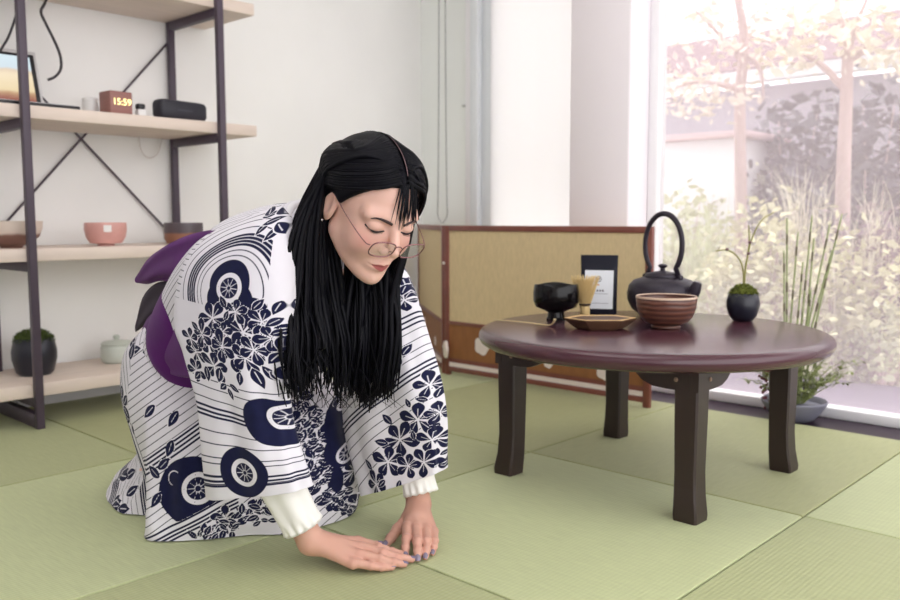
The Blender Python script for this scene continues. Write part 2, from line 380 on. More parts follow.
# bowls on shelf three
def bowl_prof(R, H, foot=.45, th=.006, waist=.75):
    return [(R*foot, 0), (R*foot, H*.07), (R*(foot-.03), H*.08), (R*waist, H*.12), (R*.93, H*.38), (R, H*.7), (R*.985, H*.97), (R*.97, H), (R-th*1.3, H*.985), (R-th*1.4, H*.7), (R*.85, H*.36), (R*.5, H*.2), (0.0, H*.17)]
pk = mat('pink_glaze', (214, 160, 152), .35, var=.08, vscale=25)
t = empty('tea_bowl', (-1.36, -.515, zb3), 'pink tea bowl with a white sticker on the middle of the shelf', 'bowl', 'tea bowls on the shelving unit')
m = MB(); m.lathe(bowl_prof(.066, .076, .4), 44); m.build('body', pk, t, deg=50)
m = MB(); R = []
for zz in (.046, .068):
    R.append([(.0668*math.cos(a), .0668*math.sin(a), zz) for a in np.linspace(-.52, -.16, 8)])
m.add([p for r in R for p in r], [(i, i+1, 8+i+1, 8+i) for i in range(7)]); m.build('sticker', mat('white_paper', (238, 234, 232), .8), t)
br = bpy.data.materials.new('two_tone_glaze'); br.use_nodes = True
def twotone(name, lo, hi, z, soft=.006, rough=.4):
    m = bpy.data.materials.new(name); m.use_nodes = True; nt = m.node_tree; b = nt.nodes['Principled BSDF']; b.inputs['Roughness'].default_value = rough
    tc = nt.nodes.new('ShaderNodeTexCoord'); sp = nt.nodes.new('ShaderNodeSeparateXYZ'); nt.links.new(tc.outputs['Object'], sp.inputs[0])
    n = nt.nodes.new('ShaderNodeTexNoise'); n.inputs['Scale'].default_value = 30; nt.links.new(tc.outputs['Object'], n.inputs['Vector'])
    a = nt.nodes.new('ShaderNodeMath'); a.operation = 'MULTIPLY_ADD'; a.inputs[1].default_value = soft; nt.links.new(n.outputs['Fac'], a.inputs[0]); nt.links.new(sp.outputs[2], a.inputs[2])
    mr = nt.nodes.new('ShaderNodeMapRange'); mr.inputs[1].default_value = z; mr.inputs[2].default_value = z+soft; nt.links.new(a.outputs[0], mr.inputs[0])
    x = nt.nodes.new('ShaderNodeMixRGB'); x.inputs[1].default_value = lin(lo); x.inputs[2].default_value = lin(hi); nt.links.new(mr.outputs[0], x.inputs[0]); nt.links.new(x.outputs[0], b.inputs['Base Color']); return m
t = empty('tea_bowl', (-1.36, -.235, zb3), 'straight sided brown tea bowl with dark grey upper band at the right shelf end', 'bowl', 'tea bowls on the shelving unit')
m = MB(); m.lathe([(.05, 0), (.058, .004), (.066, .02), (.067, .06), (.066, .074), (.061, .073), (.06, .03), (.04, .014), (0, .012)], 44); m.build('body', twotone('brown_grey_glaze', (150, 104, 82), (86, 76, 82), .038), t, deg=50)
t = empty('tea_bowl', (-1.37, -.805, zb3), 'wide low tea bowl, brown below and cream above, at the left shelf end', 'bowl', 'tea bowls on the shelving unit')
m = MB(); m.lathe([(.03, 0), (.032, .006), (.05, .012), (.078, .034), (.088, .06), (.0895, .082), (.085, .081), (.08, .058), (.05, .026), (0, .02)], 44); m.build('body', twotone('cream_brown_glaze', (128, 92, 80), (216, 200, 188), .042, .008), t, deg=50)
# bottom shelf
moss = mat('moss', (72, 86, 38), .95, var=.4, vscale=60)
navy = mat('navy_ceramic', (25, 27, 40), .3)
def leafball(c, r, n, size, seed):
    rg = np.random.default_rng(seed); m = MB(); m.ball(c, [r[0]*.95, r[1]*.95, r[2]*.95], 20, 12)
    for _ in range(n):
        d = rg.normal(size=3); d /= np.linalg.norm(d); d[2] = abs(d[2])
        p = np.array(c)+d*np.array(r); q = rg.normal(size=3); q -= d*(q@d); q /= np.linalg.norm(q); s = size*rg.uniform(.6, 1.3)
        tip = p+d*s+q*s*.5; w = np.cross(d, q)*s*.35
        m.add([p-w, p+w, tip], [(0, 1, 2)])
    return m
t = empty('moss_pot', (-1.42, -.735, zb4), 'round dark navy pot topped with green moss on the bottom shelf', 'potted plant')
m = MB(); m.lathe([(.046, 0), (.056, .01), (.066, .05), (.067, .075), (.060, .11), (.055, .118), (.05, .112), (.045, .09), (0, .088)], 40); m.build('pot', navy, t, deg=50)
leafball((0, 0, .106), (.056, .056, .036), 700, .008, 3).build('moss', moss, t)
cel = mat('celadon_glaze', (196, 202, 192), .3, var=.05)
t = empty('lidded_jar', (-1.45, -.45, zb4), 'pale celadon lidded jar on the bottom shelf', 'jar')
m = MB(); m.lathe([(.042, 0), (.05, .006), (.053, .02), (.053, .052), (.05, .06), (.046, .062), (0, .062)], 40); m.build('body', cel, t, deg=50)
m = MB(); m.lathe([(.051, .0625), (.052, .066), (.045, .073), (.014, .078), (.008, .08), (.011, .086), (.011, .092), (.006, .096), (0, .096)], 40); m.build('lid', cel, t, deg=50)

# ------------------------------------------------------------------ folding screen
redwood = mat('red_brown_lacquered_wood', (124, 70, 60), .35, var=.12, vscale=10, stretch=(1, 1, 1))
gold = mat('gold_woven_panel', (212, 190, 150), .75, var=.06, vscale=120, stretch=(1, 1, .3), bump=.1, bscale=300)
ochre = mat('brown_panel_board', (142, 92, 52), .6, var=.12, vscale=9, stretch=(4, 1, 1))
palew = mat('pale_rail_strip', (232, 220, 214), .5)
fs = empty('folding_screen', (-.5, .69, 0), 'low folding screen with gold panels in a red brown frame behind the round table', 'screen')
def panel(p0, p1, name='panel'):
    """p0 -> p1 floor points of one leaf"""
    p0 = np.array([*p0, 0.]); p1 = np.array([*p1, 0.]); L = np.linalg.norm(p1-p0); ex = (p1-p0)/L; ey = np.array([-ex[1], ex[0], 0])
    def W(m):
        V = np.array(m.V); V = p0+V[:, :1]*ex+V[:, 1:2]*ey+V[:, 2:3]*np.array([0, 0, 1.]); m.V = [tuple(v) for v in V]; return m
    H = .60; w = .024; t = .009
    f = MB()
    f.box(0, w, -t, t, 0, H, .002); f.box(L-w, L, -t, t, 0, H, .002); f.box(w, L-w, -t, t, H-.022, H, .002); f.box(w, L-w, -t, t, .016, .034, .002); f.box(w, L-w, -t, t, .205, .219, .002)
    fr = W(f).build('frame', redwood, fs, world=True, deg=40)
    g = MB(); g.box(w, L-w, -.004, .004, .219, H-.022); W(g).build('cloth_panel', gold, fs, world=True)
    # lower board with pierced round openings
    k = MB(); holes = [(.196, .135, .036), (.515, .105, .02), (.755, .105, .034)]
    k.box(w, L-w, -.004, .004, .070, .205); W(k).build('lower_board', ochre, fs, world=True)
    s = MB(); s.box(w, L-w, -.006, .006, .036, .052); W(s).build('rail_strip', palew, fs, world=True)
    for hx, hz, hr in holes:
        c = MB(); R = []
        for yy in (-.0052, .0052):
            R.append([(hx+hr*(1+.07*math.cos(5*a))*math.cos(a), yy, hz+hr*(1+.07*math.cos(5*a))*math.sin(a)) for a in np.linspace(0, 2*PI, 40, endpoint=False)])
        c.rings(R); W(c).build('round_inlay', palew, fs, world=True)
    r_ = MB(); r_.box(w, L-w, -.002, .002, .052, .070); W(r_).build('lower_rail', redwood, fs, world=True)
panel((-.966, .69), (-.037, .694)); panel((-1.555, 1.125), (-.974, .690))
for z in (.115, .45):
    m = MB(); m.ball((-.966, .678, z), .006); m.build('hinge_pin', mat('hinge_white', (225, 215, 210), .4), fs, smooth=True, world=True)

# ------------------------------------------------------------------ round table
lac = mat('dark_plum_lacquer', (76, 44, 54), .22, var=.1, vscale=5, stretch=(1, 1, 1), spec=.55)
leg_m = mat('dark_brown_lacquer', (44, 30, 28), .4, var=.12, vscale=8, stretch=(3, 3, .6))
TCX, TCY, TH = .321, .060, .359; TR = .419
tt = empty('round_table', (TCX, TCY, 0), 'low round table with a dark plum lacquered top on the tatami', 'table')
m = MB(); m.lathe([(0, TH-.042), (TR-.045, TH-.042), (TR-.018, TH-.040), (TR-.006, TH-.033), (TR, TH-.022), (TR-.001, TH-.012), (TR-.006, TH-.006), (TR-.014, TH-.002), (TR-.026, TH), (0, TH)], 128); m.build('table_top', lac, tt, deg=60)
for sx, sy in ((1, -1), (-1, -1), (1, 1), (-1, 1)):
    lx, ly = sx*.238, sy*.238
    R = []
    for z, w, off in ((0, .0265, .006), (.012, .0275, .006), (.05, .0255, .002), (.1, .0245, .0), (.2, .026, 0), (TH-.043, .0272, 0)):
        cx, cy = lx+sx*off, ly+sy*off; q = .004
        R.append([(cx+a, cy+b, z) for a, b in ((-w+q, -w), (w-q, -w), (w, -w+q), (w, w-q), (w-q, w), (-w+q, w), (-w, w-q), (-w, -w+q))])
    m = MB(); m.rings(R); lg = m.build('leg', leg_m, tt, deg=40)
    # corner bracket: two boards with curved ends
    e = .03
    prof = [(e, 0), (e, -.042), (-.045, -.042), (-.075, -.040), (-.10, -.03), (-.118, -.014), (-.135, -.006), (-.15, 0)]
    a = MB()
    zt = TH-.0425
    pa = [(lx+sx*min(u, e-.0205), zt+v) for u, v in prof]; a.prism(pa, 1, ly+sy*(e-.02), ly+sy*e)
    pb = [(ly+sy*u, zt+v) for u, v in prof]; a.prism(pb, 0, lx+sx*(e-.02), lx+sx*e)
    a.build('corner_bracket', leg_m, tt)
    for c_, r_ in (((lx+sx*(e+.001), ly-sy*.02, zt-.02), (.002, .005, .005)), ((lx-sx*.02, ly+sy*(e+.001), zt-.02), (.005, .002, .005))):
        bl = MB(); bl.ball(c_, r_); bl.build('bolt', mat('bronze_bolt', (150, 125, 110), .4, .6), tt, smooth=True)
T0 = TH
# black tea bowl
blk = mat('black_raku_glaze', (10, 9, 11), .16, spec=.3)
t = empty('black_tea_bowl', (.058, .033, T0), 'glossy black footed tea bowl at the left of the round table', 'bowl')
m = MB(); m.lathe([(.024, 0), (.025, .003), (.022, .012), (.021, .022), (.032, .028), (.052, .036), (.059, .052), (.0595, .075), (.057, .092), (.0555, .095), (.052, .092), (.053, .07), (.045, .045), (0, .038)], 48)
V = np.array(m.V); a = np.arctan2(V[:, 1], V[:, 0]); V[:, 2] += np.where(V[:, 2] > .08, .0025*np.sin(3*a+1), 0); V[:, :2] *= (1+.015*np.sin(2*a+.5))[:, None]; m.V = [tuple(v) for v in V]
m.build('body', blk, t, deg=60)
# whisk
bam = mat('bamboo', (212, 184, 128), .5, var=.1, vscale=30, stretch=(1, 1, .2))
t = empty('tea_whisk', (.098, .108, T0), 'bamboo tea whisk standing on the table before the black packet', 'whisk')
m = MB(); m.lathe([(.0125, 0), (.0135, .002), (.0135, .034), (.0125, .036)], 28); m.build('handle', bam, t, deg=40)
m = MB()
for k in range(56):
    a = 2*PI*k/56; 
    for inner in (0, 1):
        f = .62 if inner else 1.
        P = [(.012*math.cos(a)*f, .012*math.sin(a)*f, .034), (.02*math.cos(a)*f, .02*math.sin(a)*f, .058), (.027*math.cos(a)*f, .027*math.sin(a)*f, .08), (.033*math.cos(a)*f, .033*math.sin(a)*f, .1), (.037*math.cos(a)*f, .037*math.sin(a)*f, .116-.005*(k % 3))]
        m.tube(spline(P, 9), [.0011]*5+[.0009]*4, 4)
m.build('tines', bam, t, smooth=True)
m = MB(); m.lathe([(.0132, .036), (.0150, .038), (.0156, .042), (.014, .045)], 28); m.build('thread_band', mat('black_thread', (28, 22, 26), .7), t, smooth=True)
# black packet
pkm = mat('black_foil_packet', (17, 18, 34), .55, spec=.3, bump=.15, bscale=20)
a0, b0 = np.array([.012, .222]), np.array([.112, .236])
t = empty('tea_packet', (.062, .229, T0), 'black stand-up tea packet with a white label behind the whisk', 'packet', rz=math.atan2(.36, 1.)+.12)
W_, H_ = .1025, .166
R = []
for z, d, w in ((0, .024, .47), (.006, .026, .485), (.04, .022, .485), (.09, .014, .49), (.13, .007, .495), (.142, .003, .5), (H_, .002, .505)):
    R.append([(W_*w*math.copysign(abs(math.cos(a))**.35, math.cos(a)), d*math.copysign(abs(math.sin(a))**.7, math.sin(a)), z) for a in np.linspace(0, 2*PI, 40, endpoint=False)])
m = MB(); m.rings(R); m.build('packet_body', pkm, t, deg=60)
lw = mat('label_paper', (222, 226, 232), .7)
def frontY(z): return -(np.interp(z, [0, .006, .04, .09, .13, .142, H_], [.024, .026, .022, .014, .007, .003, .002])+.0012)
m = MB(); zz = np.linspace(.018, .124, 14); V = []
for z in zz:
    for x in np.linspace(-.038, .041, 9): V.append((x, frontY(z)+.0*x, z))
m.add(V, [(i*9+j, i*9+j+1, (i+1)*9+j+1, (i+1)*9+j) for i in range(13) for j in range(8)]); lbl = m.build('label', lw, t, smooth=True)
ink = mat('label_ink', (96, 92, 104), .7); ora = mat('label_orange', (206, 160, 120), .7)
def onlabel(poly, mt, name):
    q = MB(); 
    for pl in poly: q.add([(x, frontY(z)-.0008, z) for x, z in pl], [tuple(range(len(pl)))])
    q.build(name, mt, lbl)
ring = [[(.0+r_*math.cos(a), .100+r_*math.sin(a)) for r_, a in ((.0085, a0), (.0085, a1), (.0068, a1), (.0068, a0))] for a0, a1 in zip(np.linspace(0, 2*PI, 25)[:-1], np.linspace(0, 2*PI, 25)[1:])]
ring += [[(-.004, .097), (-.001, .103), (.001, .103), (-.002, .097)], [(.001, .097), (.003, .104), (.005, .104), (.003, .097)]]
onlabel(ring, ink, 'emblem'); onlabel([[(-.003, .082), (.003, .082), (.003, .086), (-.003, .086)]], ora, 'mark')
onlabel([[(x0_, .0655), (x0_+.005, .0655), (x0_+.004, .071), (x0_+.0005, .071)] for x0_ in (-.012, -.0045, .003, .0105)], ink, 'lettering')
onlabel([[(-.022, .059), (.027, .059), (.027, .060), (-.022, .060)]], ink, 'rule'); onlabel([[(-.024, .033), (.028, .033), (.028, .034), (-.024, .034)]], ink, 'rule')
# kettle
iron = mat('cast_iron', (40, 33, 46), .42, metal=.2, bump=.25, bscale=250)
t = empty('cast_iron_kettle', (.205, .325, T0), 'black cast iron kettle with a tall hoop handle behind the brown bowl', 'kettle')
m = MB(); m.lathe([(.055, 0), (.062, .004), (.082, .018), (.094, .042), (.096, .062), (.091, .084), (.078, .098), (.060, .104), (.056, .106), (0, .106)], 64); m.build('body', iron, t, deg=50)
m = MB(); m.lathe([(.048, .1061), (.049, .110), (.044, .117), (.02, .122), (.007, .124), (.006, .130), (.012, .135), (.013, .139), (.008, .142), (0, .143)], 48); ld = m.build('lid', iron, t, deg=50)
# spout on the right, handle hoop seen nearly edge on
sd = np.array([.84, -.12, 0])*1.0; sd /= np.linalg.norm(sd)
P = [np.array([0, 0, .058])+sd*.085, np.array([0, 0, .070])+sd*.102, np.array([0, 0, .086])+sd*.110, np.array([0, 0, .098])+sd*.114]
m = MB(); m.tube(spline(P, 14), np.linspace(.02, .011, 14), 16); m.build('spout', iron, t, smooth=True)
hd = np.array([.84, -.12, 0]); hd /= np.linalg.norm(hd)
P = [hd*.062*math.cos(a)+np.array([0, 0, .194+.086*math.sin(a)]) for a in np.linspace(-.80, PI+.80, 49)]
P = [hd*.055+np.array([0, 0, .104])]+P+[-hd*.055+np.array([0, 0, .104])]
m = MB(); m.tube(P, .0062, 10, flat=1.25); m.build('handle', iron, t, smooth=True)
for s in (-1, 1):
    m = MB(); c = hd*.057*s; m.box(c[0]-.008, c[0]+.008, c[1]-.008, c[1]+.008, .094, .114, .004); m.build('handle_lug', iron, t, deg=40)
# brown bowl
bb = bpy.data.materials.new('ridged_brown_glaze'); bb.use_nodes = True; nt = bb.node_tree; b = nt.nodes['Principled BSDF']; b.inputs['Roughness'].default_value = .3
tc = nt.nodes.new('ShaderNodeTexCoord'); wv = nt.nodes.new('ShaderNodeTexWave'); wv.bands_direction = 'Z'; wv.inputs['Scale'].default_value = 26; wv.inputs['Distortion'].default_value = 1.2; nt.links.new(tc.outputs['Object'], wv.inputs['Vector'])
rp = nt.nodes.new('ShaderNodeValToRGB'); rp.color_ramp.elements[0].color = lin((78, 48, 42)); rp.color_ramp.elements[1].color = lin((112, 72, 58)); nt.links.new(wv.outputs['Fac'], rp.inputs[0]); nt.links.new(rp.outputs[0], b.inputs['Base Color'])
bp = nt.nodes.new('ShaderNodeBump'); bp.inputs['Strength'].default_value = .3; bp.inputs['Distance'].default_value = .002; nt.links.new(wv.outputs['Fac'], bp.inputs['Height']); nt.links.new(bp.outputs[0], b.inputs['Normal'])
t = empty('brown_tea_bowl', (.349, .088, T0), 'brown ridged tea bowl with pale rim in front of the kettle', 'bowl')
m = MB(); m.lathe([(.034, 0), (.036, .003), (.034, .008), (.05, .014), (.064, .03), (.071, .05), (.0735, .074), (.0725, .078), (.069, .0765), (.066, .05), (.056, .028), (.03, .017), (0, .015)], 56); m.build('body', bb, t, deg=50)
m = MB(); m.lathe([(.0738, .074), (.0738, .077), (.0722, .0792), (.0700, .0785), (.0690, .0755)], 56, cap=False); m.build('rim', mat('pale_rim_glaze', (196, 170, 148), .3), t, smooth=True)
# wooden tray
tw = mat('tray_wood', (212, 176, 124), .5, var=.15, vscale=12, stretch=(1, 6, 1)); twd = mat('tray_dark_wood', (92, 66, 48), .5, var=.2, vscale=10)
t = empty('wooden_tray', (.238, -.032, T0), 'small six-sided wooden tray in front of the whisk', 'tray', rz=math.radians(42))
hexo = [(math.cos(math.radians(a))*(.088 if abs(math.cos(math.radians(a))) > .9 else .075), math.sin(math.radians(a))*.07) for a in (0, 55, 125, 180, 235, 305)]
def hexring(s, z): return [(x*s, y*s, z) for x, y in hexo]
m = MB(); m.rings([hexring(.62, 0), hexring(.72, .004), hexring(.98, .022), hexring(1., .026)]); m.build('underside', twd, t)
m = MB(); m.rings([hexring(1., .0262), hexring(.97, .0275), hexring(.84, .0262), hexring(.74, .016), hexring(.7, .0152)], cap=False); V = hexring(.7, .0152); m.add(V, [tuple(range(6))]); m.build('rim', tw, t)
# tea scoop lying with its curl to the right
t0 = gz(494, 321, T0); t1 = gz(553, 327, T0)
v = t1-t0; L_ = np.linalg.norm(v)
t = empty('tea_scoop', (t0[0], t0[1], T0), 'slim bamboo tea scoop lying at the left edge of the table', 'scoop', rz=math.atan2(v[1], v[0]))
P = [(0, 0, .0035), (L_*.3, 0, .0045), (L_*.6, 0, .0045), (L_*.88, 0, .0035), (L_*.96, 0, .005), (L_*1.01, 0, .012), (L_*1.03, 0, .020)]
m = MB(); m.tube(spline(P, 40), np.concatenate([np.full(30, .0032), np.linspace(.0032, .0055, 10)]), 8, flat=.5, up=(0, 0, 1)); m.build('scoop_body', mat('pale_bamboo', (206, 186, 140), .45), t, smooth=True)
# little plant pot on the table
t = empty('potted_grass', (.425, .352, T0), 'small round navy pot with moss and a grass sprig on the table', 'potted plant')
m = MB(); m.lathe([(.022, 0), (.026, .002), (.036, .016), (.042, .038), (.042, .052), (.037, .070), (.034, .073), (.031, .069), (0, .06)], 44); m.build('pot', navy, t, deg=50)
leafball((0, 0, .066), (.033, .033, .027), 900, .006, 5).build('moss', mat('bright_moss', (104, 112, 44), .95, var=.35, vscale=80), t)
stem_m = mat('grass_stem', (142, 140, 82), .6, var=.15)
m = MB()
for P in ([(0, 0, .08), (.004, .004, .15), (.012, .012, .21), (.028, .03, .26), (.052, .05, .282)], [(0, 0, .08), (-.002, 0, .13), (-.012, -.01, .165), (-.034, -.03, .185), (-.056, -.05, .182)], [(.002, 0, .08), (.003, .002, .14), (.008, .008, .2), (.006, .006, .25)]):
    m.tube(spline(P, 22), np.linspace(.0026, .0016, 22), 6)
m.build('stems', stem_m, t, smooth=True)
m = MB(); rg = np.random.default_rng(2)
for c in ((-.034, -.03, .187), (.01, .008, .205), (.008, .006, .176)):
    m.ball(c, (.005, .005, .004), 8, 6)
m.build('seed_heads', mat('dry_seed', (118, 92, 92), .8), t, smooth=True)
# ------------------------------------------------------------------ potted horsetail on the dark boards by the window
grey_pot = mat('grey_stone_pot', (122, 122, 136), .6, bump=.2, bscale=120)
lg = mat('fern_green', (128, 138, 82), .7, var=.2); reed = mat('horsetail_green', (150, 160, 116), .6, var=.15)
t = empty('potted_horsetail', (.355, .905, -.012), 'grey bowl planter with horsetail reeds and ferny greens on the dark boards', 'potted plant')
m = MB(); m.lathe([(.05, 0), (.06, .004), (.075, .02), (.096, .052), (.1, .062), (.097, .066), (.088, .062), (.08, .05), (0, .048)], 48); m.build('pot', grey_pot, t, deg=50)
rg = np.random.default_rng(11); jointm = mat('horsetail_joint', (104, 100, 78), .7)
for k, (px0, top, lean) in enumerate([(795, 218, -8), (800, 232, -2), (806, 216, 6), (812, 238, 2), (818, 224, 12), (826, 214, 16), (803, 262, 0), (790, 250, -6), (822, 250, 10), (797, 300, -10), (809, 290, 2)]):
    b = dep(px0, 405, 2.62); tp = dep(px0+lean, top, 2.62+rg.uniform(-.05, .05)); b = np.array([.355, .905, .04])+np.array([(px0-806)*.0016*VR[0], (px0-806)*.0016*VR[1], 0])+np.append(rg.uniform(-.02, .02, 2), 0)
    P = [b, b*.6+tp*.4+np.append(rg.normal(0, .006, 2), 0), tp]
    nn = 46; sp_ = spline(P, nn); r_ = np.linspace(.0042, .0026, nn); jt = np.arange(nn) % 9 == 5
    m = MB(); m.tube(sp_, r_*np.where(jt, 1.25, 1), 8); o = m.build('reed', [reed, jointm], t, smooth=True, world=True)
    for f_ in o.data.polygons:
        if f_.index < 8*(nn-1) and ((f_.index//8) % 9 in (4, 5)): f_.material_index = 1
m = MB()
def spray(m, base, tip, n, ls, rg, droop=.0):
    """a thin stem with pairs of small leaves"""
    base = np.array(base); tip = np.array(tip); mid = (base+tip)/2+np.array([0, 0, .25*np.linalg.norm(tip-base)*.4]); P = spline([base, mid, tip-np.array([0, 0, droop])], 14)
    m.tube(P, np.linspace(.0014, .0006, 14), 4)
    for i in range(n):
        p = P[rg.integers(3, 14)]; d = rg.normal(size=3); d /= np.linalg.norm(d); d[2] *= .5; q = np.cross(d, [0, 0, 1.]); q /= np.linalg.norm(q)+1e-9; s = ls*rg.uniform(.6, 1.3)
        m.add([p, p+d*s*.5+q*s*.22, p+d*s, p+d*s*.5-q*s*.22], [(0, 1, 2, 3)])
for k in range(64):
    a = rg.uniform(0, 2*PI); r_ = rg.uniform(.05, .20)
    spray(m, (.355+.03*math.cos(a), .905+.03*math.sin(a), .045), (.355+r_*math.cos(a), .905+min(r_*math.sin(a), .085), .06+rg.uniform(.04, .19)), 22, .022, rg, .01)
m.build('ferny_leaves', lg, t, world=True)
m = MB(); c0 = None
for k in range(40):
    p = np.array([.285, .865, .10])+rg.normal(0, 1, 3)*np.array([.012, .012, .03]); m.ball(p, .0055, 7, 5)
m.tube([(.32, .88, .045), (.30, .87, .09), (.285, .865, .13)], .002, 5)
m.build('red_berries', mat('dark_red_berry', (110, 40, 56), .5), t, smooth=True, world=True)

# ------------------------------------------------------------------ the garden outside
terr = mat('terrace_concrete', (86, 80, 98), .8, var=.06, vscale=4)
m = MB(); m.box(-3.2, 8, WY+.26, 1.75, -.16, -.02, .004); m.box(-.24, 8, WY+.031, WY+.26, -.16, -.02); t_ = m.build('terrace', terr); structure(t_)
soil = mat('garden_ground', (186, 184, 150), .95, var=.15, vscale=6)
m = MB(); m.box(-9, 12, 1.75, 12, -.2, -.06); structure(m.build('ground', soil))
# neighbouring building
g1 = py_(750, 77, 4.2); g2 = py_(898, 58, 4.2); gzv = g1[2]
roofm = mat('mauve_brown_roof', (112, 86, 92), .8, var=.1, vscale=5, stretch=(1, 6, 6)); wallg = mat('pale_grey_siding', (176, 172, 182), .85, var=.05); gut = mat('grey_gutter', (200, 202, 204), .5)
nb = empty('neighbour_building', (0, 4.3, -.06), 'pale grey neighbouring building with a mauve roof and grey gutter behind the garden', 'building')
m = MB(); m.box(-6, 9, 4.35, 4.5, -.06, gzv-.05); m.build('wall', wallg, nb, world=True)
m = MB(); m.bar((-6, 4.2, gzv), (9, 4.2, gzv), .09, .085); m.build('gutter', gut, nb, world=True)
m = MB(); m.prism([(4.2, gzv+.03), (4.2, gzv+.06), (5.6, gzv+.62), (5.6, gzv+.58)], 0, -6, 9); m.build('roof', roofm, nb, world=True)
sh = empty('garden_shed', (-1.4, 3.4, -.06), 'white garden store panel at the left behind the window', 'shed')
m = MB(); m.box(-2.6, -.95, 3.3, 3.9, -.06, 1.12, .01); m.build('body', mat('white_siding', (236, 234, 240), .7, var=.03), sh, world=True, deg=40)
m = MB(); m.box(-2.66, -.89, 3.24, 3.96, 1.12, 1.16, .005); m.build('roof', mat('pinkish_tin', (206, 180, 184), .6), sh, world=True, deg=40)
# trees
bark = mat('pale_pinkish_bark', (196, 172, 170), .9, var=.12, vscale=12, stretch=(2, 2, .4))
def leafmesh(name, centers, spread, n, size, m_, parent, seed, flat=.6):
    rg = np.random.default_rng(seed); C_ = np.array(centers, float); k = len(C_)
    idx = rg.integers(0, k, n); sp = np.array(spread) if not np.isscalar(spread) else np.array([spread]*3)
    P = C_[idx]+rg.normal(size=(n, 3))*sp
    D = rg.normal(size=(n, 3)); D[:, 2] *= flat; D /= np.linalg.norm(D, axis=1)[:, None]
    U = rg.normal(size=(n, 3)); Q = np.cross(D, U); Q /= np.linalg.norm(Q, axis=1)[:, None]; N = np.cross(D, Q)
    s = (size*rg.uniform(.5, 1.4, n))[:, None]
    V = np.stack([P, P+D*s*.5+Q*s*.28+N*s*.05, P+D*s, P+D*s*.5-Q*s*.28+N*s*.05], 1).reshape(-1, 3)
    F = np.arange(4*n).reshape(n, 4)
    me_off = np.array(parent.location); V = V-me_off
    return mobj(name, V, F, m_, parent, True)
autumn = mat('pale_autumn_leaf', (238, 230, 210), .7, var=.15, vscale=3, trans=0)
peach = mat('peach_leaf', (224, 196, 182), .7, var=.15, vscale=3)
def tree(label, trunk, branches, clusters, n, size, lm, seed, r0):
    b = trunk[0]; t = empty('tree', (b[0], b[1], -.06), label, 'tree', 'young trees in the garden')
    m = MB(); m.tube(spline(trunk, 24), np.linspace(r0, r0*.6, 24), 10); m.build('trunk', bark, t, smooth=True, world=True)
    for br_ in branches:
        m = MB(); m.tube(spline(br_, 16), np.linspace(r0*.5, r0*.12, 16), 7); m.build('branch', bark, t, smooth=True, world=True)
    leafmesh('foliage', clusters, (.085, .10, .045), int(n*1.1), size*.8, lm, t, seed)
Y2 = 2.9
def q(x, y, Y=Y2): return py_(x, y, Y)
ba = q(843, 300); ba[2] = -.06
tree('slender pale tree with a forked trunk at the right of the garden', [ba, q(843, 190), q(846, 110), q(848, 48)],
     [[q(848, 48), q(858, 20), q(872, -12)], [q(848, 48), q(838, 10), q(834, -20)], [q(848, 60), q(880, 42), q(905, 30)], [q(846, 90), q(815, 60), q(780, 45)]],
     [q(x, y, Y2+dy) for x, y, dy in ((700, 20, .1), (780, 40, -.1), (790, 60, 0), (820, 30, .1), (838, 30, -.1), (870, 42, 0), (885, 20, .1), (800, 12, 0), (772, 62, -.2), (870, 60, .1), (840, 0, 0), (895, 60, 0))], 420, .09, autumn, 21, .045)
bb_ = q(742, 330, 2.6); bb_[2] = -.06
tree('slender pinkish tree nearest the window pier, with yellowed leaves', [bb_, q(741, 200, 2.6), q(740, 100, 2.6), q(744, 40, 2.6), q(736, -15, 2.6)],
     [[q(742, 60, 2.6), q(715, 30, 2.6), q(690, 5, 2.6)], [q(742, 90, 2.6), q(700, 82, 2.6), q(668, 90, 2.6)], [q(743, 50, 2.6), q(760, 70, 2.6), q(764, 100, 2.6)]],
     [q(x, y, 2.6+dy) for x, y, dy in ((665, 85, 0), (690, 70, .1), (720, 50, -.1), (735, 95, .1), (700, 90, 0), (670, 45, .1), (715, 15, 0), (728, 100, -.1), (660, 100, .1), (690, 105, 0), (725, 35, .1), (755, 22, 0))], 420, .075, mat('yellowed_leaf', (238, 226, 214), .7, var=.12, vscale=3), 22, .036)
# shrubs: each its own stems and leaves
def shrub(label, cx, cy, w, h, n, size, col, seed, tw=10, flat=.6, cat='shrub', grp='shrubs in the garden'):
    t = empty('shrub', (cx, cy, -.06), label, cat, grp); rg = np.random.default_rng(seed)
    cl = []; m = MB()
    for k in range(tw):
        a = rg.uniform(0, 2*PI); r_ = w*math.sqrt(rg.uniform(.02, 1)); z = h*rg.uniform(.25, 1); tip = np.array([cx+r_*math.cos(a), cy+r_*.6*math.sin(a), z])
        b = np.array([cx+.15*r_*math.cos(a), cy+.1*math.sin(a), -.06]); m.tube(spline([b, (b+tip)/2+[0, 0, .12*h], tip], 10), np.linspace(.009, .003, 10), 5)
        cl += [tip, tip*.7+b*.3, tip*.85+b*.15, tip*.5+b*.5]
    m.build('stems', bark, t, smooth=True, world=True)
    leafmesh('foliage', cl, (.09*w/.4, .09, .08), n, size, col, t, seed+100, flat)
dkl = mat('dark_ivy_leaf', (62, 62, 72), .5, var=.3, vscale=4); mid = mat('grey_green_leaf', (112, 114, 104), .6, var=.3, vscale=4); pal = mat('pale_green_leaf', (208, 212, 176), .6, var=.2, vscale=4); yel = mat('lime_leaf', (222, 220, 178), .6, var=.2, vscale=4); mvl = mat('mauve_leaf', (110, 84, 92), .6, var=.25, vscale=4)
def at(x, y, Y): p_ = py_(x, y, Y); return p_
